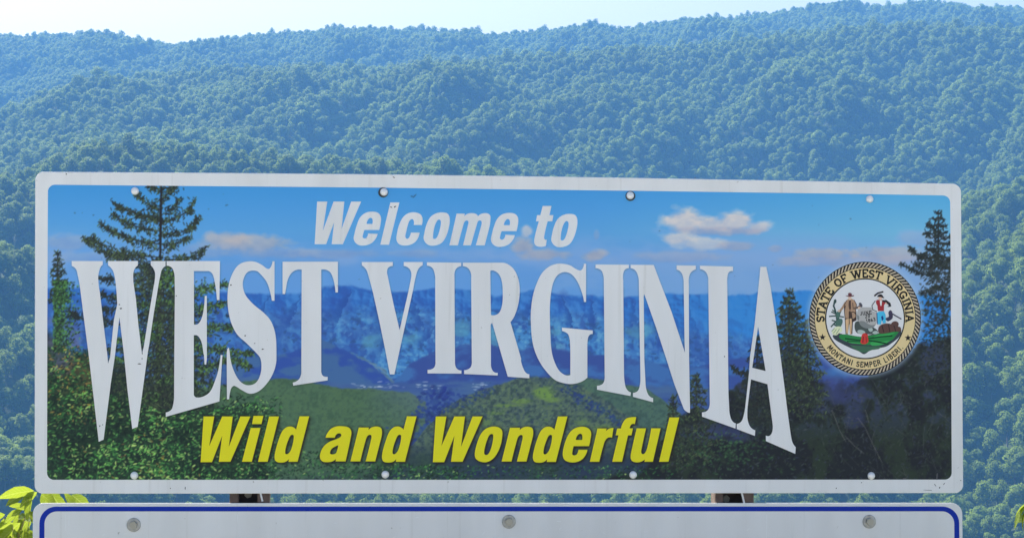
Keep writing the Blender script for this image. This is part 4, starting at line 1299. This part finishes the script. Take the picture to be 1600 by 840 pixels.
# the picture inside the seal
lay_no = [0]
INK = {}
def pic(name, s, rgb):
    lay_no[0] += 1
    polys = []
    for q_ in s if isinstance(s, list) else [s]:
        if q_[0] == '/':            # '/w k x,y ...' a stroke
            w_, rest_ = q_[1:].split(' ', 1)
            P = smooth(parse(rest_), False, 3)
            polys += band(P, float(w_))
        else:
            polys.append(smooth(parse(q_), True, 3))
    if rgb not in INK:
        INK[rgb] = ink_mat('seal_ink', *rgb)
    return obj(name, polys_mesh(name, polys, .0019 + lay_no[0] * 3e-5, 5e-7), seal, [INK[rgb]])
pic('mound_shadow', "k 110,590 160,560~ 240,585 420,600 620,560 840,490~ 862,540~ 840,600~ 770,660~ 700,705~ 620,725~ 520,750~ 455,790~ 400,760~ 300,720~ 190,665~ 130,625~", (52, 64, 72))
pic('mound_shadow', "k 300,690 420,700~ 560,705~ 640,715~ 540,745~ 455,772~ 370,745~", (58, 98, 78))
pic('mound', "k 180,590~ 260,575~ 420,600~ 560,580~ 700,550~ 830,535~ 800,590~ 760,635~ 660,670~ 500,690~ 340,670~ 230,640~", (38, 122, 66))
pic('mound', ["k 240,640 400,655~ 420,668 330,672~", "k 520,675~ 640,655~ 740,640 640,690~", "k 560,600~ 700,570~ 790,560~ 640,605~"], (54, 150, 82))
pic('furrow', ["/2.0 k 250,620 420,640", "/2.2 k 500,640 600,655 720,680", "/2.0 k 500,620 640,600 760,590", "/1.6 k 270,650 420,655"], (20, 60, 40))
pic('bush', ["k 360,440 410,430~ 470,470~ 560,500~ 610,545~ 590,570~ 480,572~ 380,560~ 350,500~"], (66, 78, 78))
pic('bush', ["k 380,540~ 430,525~ 470,560~ 420,572~", "k 500,510~ 530,495~ 550,530~ 520,545~", "k 545,560~ 590,535~ 605,565~"], (150, 170, 168))
pic('boulder', "k 388,300 430,278 545,280 590,320 603,400 585,470 520,490 440,470 380,420 372,360", (154, 160, 162))
pic('boulder', ["k 400,440~ 450,430~ 520,470~ 580,465 540,505~ 450,500~", "k 376,360 400,380~ 395,420 380,415"], (112, 122, 124))
def rock_text(t, x, y, h, ang):
    polys = []
    pos = 0
    for c in t:
        wd, lines = GL[c]
        for ln in lines:
            pp = []
            for (gx_, gy_) in ln:
                lx, ly = (pos + gx_) * h, -gy_ * h
                pp.append((x + lx * math.cos(ang) - ly * math.sin(ang), y + lx * math.sin(ang) + ly * math.cos(ang)))
            polys += band(pp, 1.1)
        pos += wd + .22
    lay_no[0] += 1
    obj('inscription', polys_mesh('inscription', polys, .0019 + lay_no[0] * 3e-5, 3e-7), seal, [m_sblack])
rock_text('JUNE', 1285 + 412/7, 440 + 365/7, 5.4, -.10)
rock_text('20', 1285 + 468/7, 440 + 395/7, 5.2, -.15)
rock_text('1863', 1285 + 482/7, 440 + 445/7, 5.0, -.22)
pic('corn_stalk', ["/2.6 k 120,260 135,300 150,360 160,430 170,520", "/2.6 k 135,200 125,250", "k 128,205~ 145,190~ 150,225~ 130,235~", "/2 k 75,378 140,372 230,385", "/2 k 100,330 150,350 190,380", "/2 k 95,490 140,440 180,400", "/2.2 k 200,320 170,380 150,440",
                    "/2 k 105,420 160,440 215,420", "/2.4 k 120,460 150,480 190,450", "/2 k 110,310 140,330 165,400"], (52, 76, 76))
pic('corn_stalk', ["k 140,450~ 200,400~ 220,440~ 180,500~", "k 150,340~ 185,320~ 190,380~ 160,400~"], (70, 104, 96))
pic('wheat_sheaf', ["k 105,540~ 140,495~ 200,490~ 215,530~ 180,560~ 150,585~ 110,570~"], (188, 202, 172))
pic('wheat_sheaf', ["/1 k 120,560 150,520", "/1 k 150,570 185,515", "/1 k 100,540 130,510"], (120, 140, 110))
pic('farmer_figure', ["k 250,400 300,300 370,320 372,420 330,440 322,570 300,575 292,450 276,575 252,570 246,440"], (60, 52, 52))
pic('farmer_trousers', ["k 252,410 290,400 288,440 276,565 256,565 248,450", "k 292,400 318,400 322,450 314,570 300,570 296,470"], (182, 160, 128))
pic('farmer_coat', ["k 262,205~ 300,185~ 345,200~ 372,250 360,310 365,380 330,410 318,330 290,320 285,400 245,395 240,320 235,260", "/3.2 k 250,230 215,290 190,320"], (152, 130, 108))
pic('farmer_coat', ["k 288,210~ 310,200 312,300 290,300", "/1.2 k 240,320 250,260", "/1.2 k 330,230 335,300", "/1.2 k 300,300 300,400"], (74, 60, 56))
pic('farmer_outline', ['/1.0 k 262,205 238,255 240,330 246,400 256,570', '/1.0 k 345,200 372,250 362,310 366,385 330,412 322,570', '/1.3 k 320,330 345,330 360,350', '/1.2 k 290,330 292,460'], (52, 44, 44))
pic('farmer_arm', ["/3.6 k 350,290 390,280 425,255"], (96, 84, 78))
pic('farmer_face', ["k 282,160~ 300,155~ 315,165~ 312,192~ 298,200~ 284,188~", "k 385,285~ 402,270~ 410,290~ 395,298~", "k 165,315~ 180,305~ 190,322~ 175,330~"], (206, 176, 160))
pic('farmer_hat', ["k 250,148 285,152 280,128~ 300,120~ 318,130~ 318,150 346,150~ 318,162~ 280,163~"], (92, 58, 66))
pic('axe', ["k 395,240~ 415,228~ 432,250~ 430,280~ 415,262~"], (70, 74, 84))
pic('miner_trousers', ["k 592,330 670,320 690,360 692,450 658,455 650,395 640,465 604,465 596,390"], (66, 168, 222))
pic('miner_trousers', ["k 640,380 660,370 668,405 650,430", "/1.2 k 594,340 600,460"], (24, 52, 120))
pic('miner_sleeve', ["/5.4 k 582,225 552,265 562,305 600,315", "/5 k 690,215 725,235 735,255"], (198, 206, 214))
pic('miner_outline', ["/1.2 k 575,210 540,260 548,305 595,325", "/1.4 k 690,200 738,235 745,265 715,270", "/1.4 k 568,155 600,125 660,108"], (40, 40, 46))
pic('miner_vest', ["k 585,210~ 620,198 680,205 690,230 672,255 670,320 605,318 600,260"], (142, 48, 56))
pic('miner_shirt', ["k 625,205 650,205 645,262 632,262"], (214, 206, 204))
pic('miner_face', ["k 614,168~ 640,160~ 652,180~ 640,205~ 618,196~", "k 690,228~ 715,222~ 718,240~ 695,246~"], (206, 170, 156))
pic('miner_hat', ["k 596,165 616,140~ 645,138~ 660,158 672,178~ 640,168~", "/2.4 k 570,152 605,124 660,110", "/3 k 660,210 700,215 740,262"], (40, 38, 44))
pic('anvil', ["k 690,400~ 725,380~ 720,335~ 745,310~ 765,345~ 765,395~ 740,420~ 710,430~", "/1.8 k 765,350 800,372 858,405"], (58, 56, 78))
pic('log_pile', ["k 612,500~ 650,465~ 720,455~ 790,475~ 850,500~ 855,540~ 780,545~ 700,560~ 620,560~", "k 750,460~ 790,430~ 830,450~ 820,490~ 780,490~"], (82, 64, 60))
pic('log_pile', ["/1.4 k 650,480 670,550", "/1.4 k 720,465 735,545", "/1.4 k 780,480 800,540"], (46, 38, 40))
pic('red_cap', ["k 430,580~ 455,560~ 490,570~ 495,610~ 500,655~ 460,682~ 415,665~ 425,620~"], (172, 58, 54))
pic('red_cap', ["/1.2 k 480,575 470,560", "/1.4 k 445,600 440,660", "/1 k 475,600 480,660"], (112, 36, 40))

# ------------------------------------------------------------------ lower panel
low_sign = empty('road_sign')
low_sign.matrix_world = SIGN_M
tag(low_sign, 'blank white sign panel with a thin blue border line, mounted below the welcome sign', 'sign')
BOT = 1165.0
lo_out = rounded([(51.5, 785.2), (1503.5, 785.0), (1506.5, BOT), (49.5, BOT)], 17)
pl = obj('panel', flat_mesh('panel', [lo_out], .001, .005), low_sign, [m_lower])
bv = pl.modifiers.new('edge', 'BEVEL'); bv.width = .0012; bv.segments = 2; bv.limit_method = 'ANGLE'; bv.angle_limit = R(60)
ln_o = rounded([(61.8, 790.6), (1498.4, 790.5), (1501, BOT - 9), (60.2, BOT - 9)], 26, None, 10)
ln_i = rounded([(69.6, 798.0), (1490.8, 797.8), (1493.2, BOT - 17), (68, BOT - 17)], 19.5, None, 10)
obj('border_line', flat_mesh('border_line', [ln_o, ln_i], .0018, .0006), low_sign, [m_blue])
wash = washer_mesh('washer_or_shade', .0270, .004)
head = washer_mesh('bolt', .0150, .012, 0, 6, False)
head2 = washer_mesh('bolt_head', .0155, .013, 0, 6, True)
for (x, y) in ((209, 819), (795, 814), (1358, 814), (209, 1130), (795, 1130), (1358, 1130)):
    u, w = plane(x, y)
    wo = obj('washer_or_shade', wash, low_sign, [m_boltg]); wo.location = (float(u), -.0012, float(w))
    ho = obj('bolt_head', head2, wo, [m_boltt]); ho.location = (0, -.0035, 0); ho.rotation_euler = (0, x * .01, 0)
m_scr = new_mat('pale_scratch', (.88, .89, .9), .4)
ss = []
for i in range(34):
    x, y = rnd.uniform(75, 1485), rnd.uniform(800, 900)
    l = rnd.uniform(2, 9); a = rnd.uniform(-.9, .6)
    ss += band([(x, y), (x + l * math.cos(a), y + l * math.sin(a))], rnd.uniform(.4, 1.0))
for x in (102, 108, 371, 773, 1198):
    ss += band([(x, 803), (x + rnd.uniform(-1, 1), 803 + rnd.uniform(6, 60))], .8)
o = obj('scratches', polys_mesh('scratches', ss, .0016, 1e-6), low_sign, [m_scr]); o['kind'] = 'stuff'

# ------------------------------------------------------------------ posts
def box(bm, x0, x1, y0, y1, z0, z1):
    v = [bm.verts.new((x, y, z)) for z in (z0, z1) for y in (y0, y1) for x in (x0, x1)]
    for f in ((0, 2, 3, 1), (4, 5, 7, 6), (0, 1, 5, 4), (2, 6, 7, 3), (0, 4, 6, 2), (1, 3, 7, 5)):
        bm.faces.new([v[i] for i in f])
def bm_obj(name, bm, parent, mats, bev=0.0):
    bmesh.ops.recalc_face_normals(bm, faces=bm.faces)
    me = bpy.data.meshes.new(name); bm.to_mesh(me); bm.free()
    o = obj(name, me, parent, mats)
    if bev:
        b_ = o.modifiers.new('edge', 'BEVEL'); b_.width = bev; b_.segments = 2
    return o
for (xa, xb, la, lb, side, bx) in ((359, 420.5, 373, 402, 'left', 386), (1118.5, 1178, 1131, 1160, 'right', 1141)):
    ua, w0 = plane(xa, 777); ub, _ = plane(xb, 777); u1, _ = plane(la, 777); u2, _ = plane(lb, 777)
    ua, ub, u1, u2, w0 = (float(k) for k in (ua, ub, u1, u2, w0))
    uc = (ua + ub) / 2
    wp = SIGN_M @ Vector((uc, .0075, -SIGN_C.z))
    post = empty('sign_post')
    post.matrix_world = Matrix.Translation(wp) @ SIGN_R
    tag(post, 'rusty brown steel channel post behind the %s half of both signs' % side, 'post')
    za, zb = -.9, SIGN_C.z + .5
    S_ = 1.012
    bm = bmesh.new(); box(bm, (ua-uc)*S_, (u1-uc)*S_, 0, .012, za, zb); bm_obj('lip', bm, post, [m_rust], .002)
    bm = bmesh.new(); box(bm, (u2-uc)*S_, (ub-uc)*S_, 0, .012, za, zb); bm_obj('lip', bm, post, [m_rust], .002)
    bm = bmesh.new(); box(bm, (ua-uc)*S_, (ua-uc)*S_ + .012, .0125, .085, za, zb); bm_obj('flange', bm, post, [m_rust], .002)
    bm = bmesh.new(); box(bm, (ub-uc)*S_ - .012, (ub-uc)*S_, .0125, .085, za, zb); bm_obj('flange', bm, post, [m_rust], .002)
    bm = bmesh.new(); box(bm, (ua-uc)*S_, (ub-uc)*S_, .0855, .097, za, zb); bm_obj('web', bm, post, [m_rust], .002)
    bz = w0 + SIGN_C.z
    ubx, _ = plane(bx, 777)
    b1 = obj('bolt', head2, post, [m_boltg]); b1.location = ((float(ubx)-uc)*S_, .0852, bz + (.006 if side == 'left' else -.012)); b1.rotation_euler = (0, 0, 0)
    # a cut plastic tie caught between the panels
    m_tie = new_mat('white_plastic', (.7, .7, .7), .5)
    tx = (float(plane(406.5 if side == 'left' else 1161, 777)[0]) - uc) * S_
    bm = bmesh.new(); box(bm, -.0035, .0035, -.004, -.001, -.035, .035)
    t_ = bm_obj('cable_tie', bm, post, [m_tie]); t_.location = (tx, -.001, bz + (.02 if side == 'left' else 0)); t_.rotation_euler = (0, R(-14), 0)

# ------------------------------------------------------------------ the leafy plants at the sides
m_leaf = leaf_mat('sunlit_leaf', (0.05, 0.11, 0.015), (0.19, 0.26, 0.03), (0.34, 0.41, 0.03), .50)
_nt = m_leaf.node_tree
_tc = _nt.nodes.new('ShaderNodeTexCoord'); _sx = _nt.nodes.new('ShaderNodeSeparateXYZ')
_nt.links.new(_tc.outputs['Object'], _sx.inputs[0])
def _m(op, a, b=None):
    n_ = _nt.nodes.new('ShaderNodeMath'); n_.operation = op
    for k_, v_ in ((0, a), (1, b)):
        if v_ is None: continue
        if isinstance(v_, (int, float)): n_.inputs[k_].default_value = v_
        else: _nt.links.new(v_, n_.inputs[k_])
    return n_.outputs[0]
_ay = _m('ABSOLUTE', _sx.outputs['Y'])
_side = _m('SINE', _m('MULTIPLY', _m('SUBTRACT', _sx.outputs['X'], _m('MULTIPLY', _ay, .9)), 2 * math.pi / .0135))
_side = _m('MULTIPLY', _m('GREATER_THAN', _side, .80), .35)
_mid = _m('LESS_THAN', _ay, .0014)
_vein = _m('MAXIMUM', _side, _m('MULTIPLY', _mid, .8))
_blot = _nt.nodes.new('ShaderNodeTexNoise'); _blot.inputs['Scale'].default_value = 60; _blot.inputs['Detail'].default_value = 4
_nt.links.new(_tc.outputs['Object'], _blot.inputs['Vector'])
_hole = _m('MULTIPLY', _m('GREATER_THAN', _blot.outputs['Fac'], .68), .7)
_ramp = [n for n in _nt.nodes if n.bl_idname == 'ShaderNodeValToRGB'][0]
_v1 = _nt.nodes.new('ShaderNodeMix'); _v1.data_type = 'RGBA'
_nt.links.new(_vein, _v1.inputs[0]); _nt.links.new(_ramp.outputs[0], _v1.inputs[6]); _v1.inputs[7].default_value = (.30, .36, .12, 1)
_v2 = _nt.nodes.new('ShaderNodeMix'); _v2.data_type = 'RGBA'
_nt.links.new(_hole, _v2.inputs[0]); _nt.links.new(_v1.outputs[2], _v2.inputs[6]); _v2.inputs[7].default_value = (.10, .09, .02, 1)
for _n2 in list(_nt.nodes):
    if _n2.bl_idname == 'ShaderNodeBsdfPrincipled':
        _nt.links.new(_v2.outputs[2], _n2.inputs['Base Color'])
        _n2.inputs['Roughness'].default_value = .6; _n2.inputs['Specular IOR Level'].default_value = .2
    if _n2.bl_idname == 'ShaderNodeMix' and _n2 not in (_v1, _v2):
        _nt.links.new(_v2.outputs[2], _n2.inputs[6])
m_stem = new_mat('green_stem', (.20, .16, .08), .7)
def leaf_mesh(seed, L_=.125, W_=.06):
    rn = random.Random(seed)
    n = 8
    v, f = [], []
    droop, fold = rn.uniform(.15, .45), rn.uniform(.10, .35)
    for i in range(n + 1):
        t = i / n
        w = W_ * .5 * (math.sin(math.pi * t ** .85) ** .9 if 0 < t < 1 else .02)
        x = L_ * t; z = -droop * L_ * t * t
        ser = (1 + .05 * math.sin(i * 9 + seed))
        v += [(x, -w * ser, z + fold * w), (x, 0, z), (x, w * ser, z + fold * w)]
    for i in range(n):
        a = i * 3
        f += [(a, a+3, a+4, a+1), (a+1, a+4, a+5, a+2)]
    me = bpy.data.meshes.new('leaf')
    me.from_pydata(v, [], f)
    t_ = me.attributes.new('tint', 'FLOAT', 'FACE')
    t_.data.foreach_set('value', [rn.uniform(.2, .9)] * len(f))
    me.polygons.foreach_set('use_smooth', [True] * len(f))
    me.materials.append(m_leaf)
    return me
leafs = [leaf_mesh(i, .12 + .01 * (i % 2), .052 + .008 * (i % 3)) for i in range(6)]
def plant(name, base, stems, label, seed, extra=()):
    rn = random.Random(seed)
    root = empty(name, base)
    tag(root, label, 'plant')
    src = {}
    def put(p, direction, roll, s):
        k = rn.randrange(6)
        if k not in src:
            o = obj('leaf', leafs[k], root); src[k] = o
        else:
            o = src[k].copy(); col.objects.link(o); o.parent = root
        d = Vector(direction).normalized()
        x = d
        y = Vector((0, 0, 1)).cross(x)
        y = y.normalized() if y.length > .05 else Vector((0, 1, 0))
        y.rotate(Quaternion(x, roll))
        z = x.cross(y)
        M = Matrix((x, y, z)).transposed()
        o.location = Vector(p) - Vector(base)
        o.rotation_euler = M.to_euler()
        o.scale = (s, s, s)
    for (bx_, by_, tips, nl) in stems:
        p0 = Vector((bx_, by_, float(ground(bx_, by_)) - .1)); p1 = Vector(tips)
        bend = Vector((rn.uniform(-.12, .12), rn.uniform(-.08, .08), 0))
        P = []
        for i in range(9):
            t = i / 8
            P.append(p0.lerp(p1, t) + bend * math.sin(math.pi * t))
        bm = bmesh.new()
        for i in range(8):
            tube(bm, P[i] - Vector(base), P[i+1] - Vector(base), .009 * (1 - i / 10), .009 * (1 - (i+1) / 10), 6)
        bm_obj('stem', bm, root, [m_stem])
        for i in range(nl):
            t = .38 + .62 * (i + .5) / nl
            k = min(7, int(t * 8)); q_ = P[k].lerp(P[k+1], t * 8 - k)
            a = i * 2.4 + rn.uniform(-.5, .5)
            put(q_, (math.cos(a), math.sin(a), rn.uniform(-.45, .45)), rn.choice((-1, 1)) * rn.uniform(.3, 1.35), rn.uniform(.42, .78))
    for e_ in extra:
        put(*e_)
    return root
YS = 8.15
def w(x, y, Y=YS):
    return at(x, y, Y)
ex = []
for (x0, y0, x1, y1, Yd, s, roll) in ((53, 766, 2, 770, YS, 1.12, .95), (40, 770, 12, 783, YS + .05, .8, -.9), (58, 768, 36, 782, YS, .75, 1.1), (34, 796, 13, 808, YS, .75, 1.1), (34, 802, 27, 824, YS + .1, .8, -1.0),
                                      (32, 816, 10, 834, YS, .95, 1.2), (8, 803, -14, 808, YS, .8, .9), (50, 780, 44, 794, YS, .7, 1.0), (64, 772, 80, 780, YS, .9, -1.1), (80, 770, 92, 786, YS + .05, .95, 1.2), (100, 770, 114, 785, YS, .95, -1.2), (112, 772, 128, 784, YS, .9, 1.1),
                                      (66, 768, 74, 788, YS + .08, .9, 1.2), (92, 768, 84, 788, YS + .1, .9, -1.0), (44, 798, 58, 814, YS, .8, -1.1), (20, 816, 2, 824, YS, .9, 1.1), (46, 822, 40, 842, YS, .9, 1.0), (8, 824, -8, 840, YS, .9, 1.1),
                                      (28, 828, 46, 842, YS, 1.0, -1.2), (2, 812, 14, 828, YS + .1, .9, 1.2), (50, 806, 38, 818, YS + .12, .9, 1.2), (16, 836, 4, 852, YS, 1.0, 1.1), (52, 832, 58, 848, YS + .1, .9, -1.1)):
    a, b = w(x0, y0, Yd), w(x1, y1, Yd)
    ex.append((a, (b - a) + Vector((0, -.01, 0)), roll, s))
pb = (-2.02, 8.3, float(ground(-2.02, 8.3)))
stems = []
rn = random.Random(21)
for i, (px_, py_, dy) in enumerate(((52, 768, 0.0), (30, 800, .05), (8, 806, .1), (-25, 800, .12), (-60, 795, .2), (46, 812, .02), (90, 782, .06), (118, 783, .1), (20, 822, -.05), (70, 800, .2), (-30, 830, 0), (-90, 820, .1))):
    tp = w(px_, py_, YS + dy)
    stems.append((-2.02 + rn.uniform(-.22, .22), 8.3 + rn.uniform(-.1, .15), tp, 24))
plant('leafy_shrub', pb, stems, 'bright yellow-green leafy shrub growing behind the lower left corner of the signs', 31, ex)
ex2 = []
for (x0, y0, x1, y1, s, roll) in ((1603, 789, 1586, 812, .85, -.2), (1607, 793, 1593, 813, .8, .5), (1604, 786, 1590, 796, .6, .4), (1612, 795, 1602, 818, .9, .2), (1606, 788, 1625, 806, .9, -.3)):
    a, b = w(x0, y0, 8.4), w(x1, y1, 8.4)
    ex2.append((a, b - a, roll, s))
pb2 = (2.35, 8.5, float(ground(2.35, 8.5)))
stems2 = [(2.35, 8.5, w(1605, 788, 8.4), 10), (2.38, 8.55, w(1655, 790, 8.5), 16), (2.33, 8.5, w(1690, 810, 8.6), 14)]
plant('leafy_sapling', pb2, stems2, 'slender sapling with drooping bright green leaves, right of the blank panel', 33, ex2)
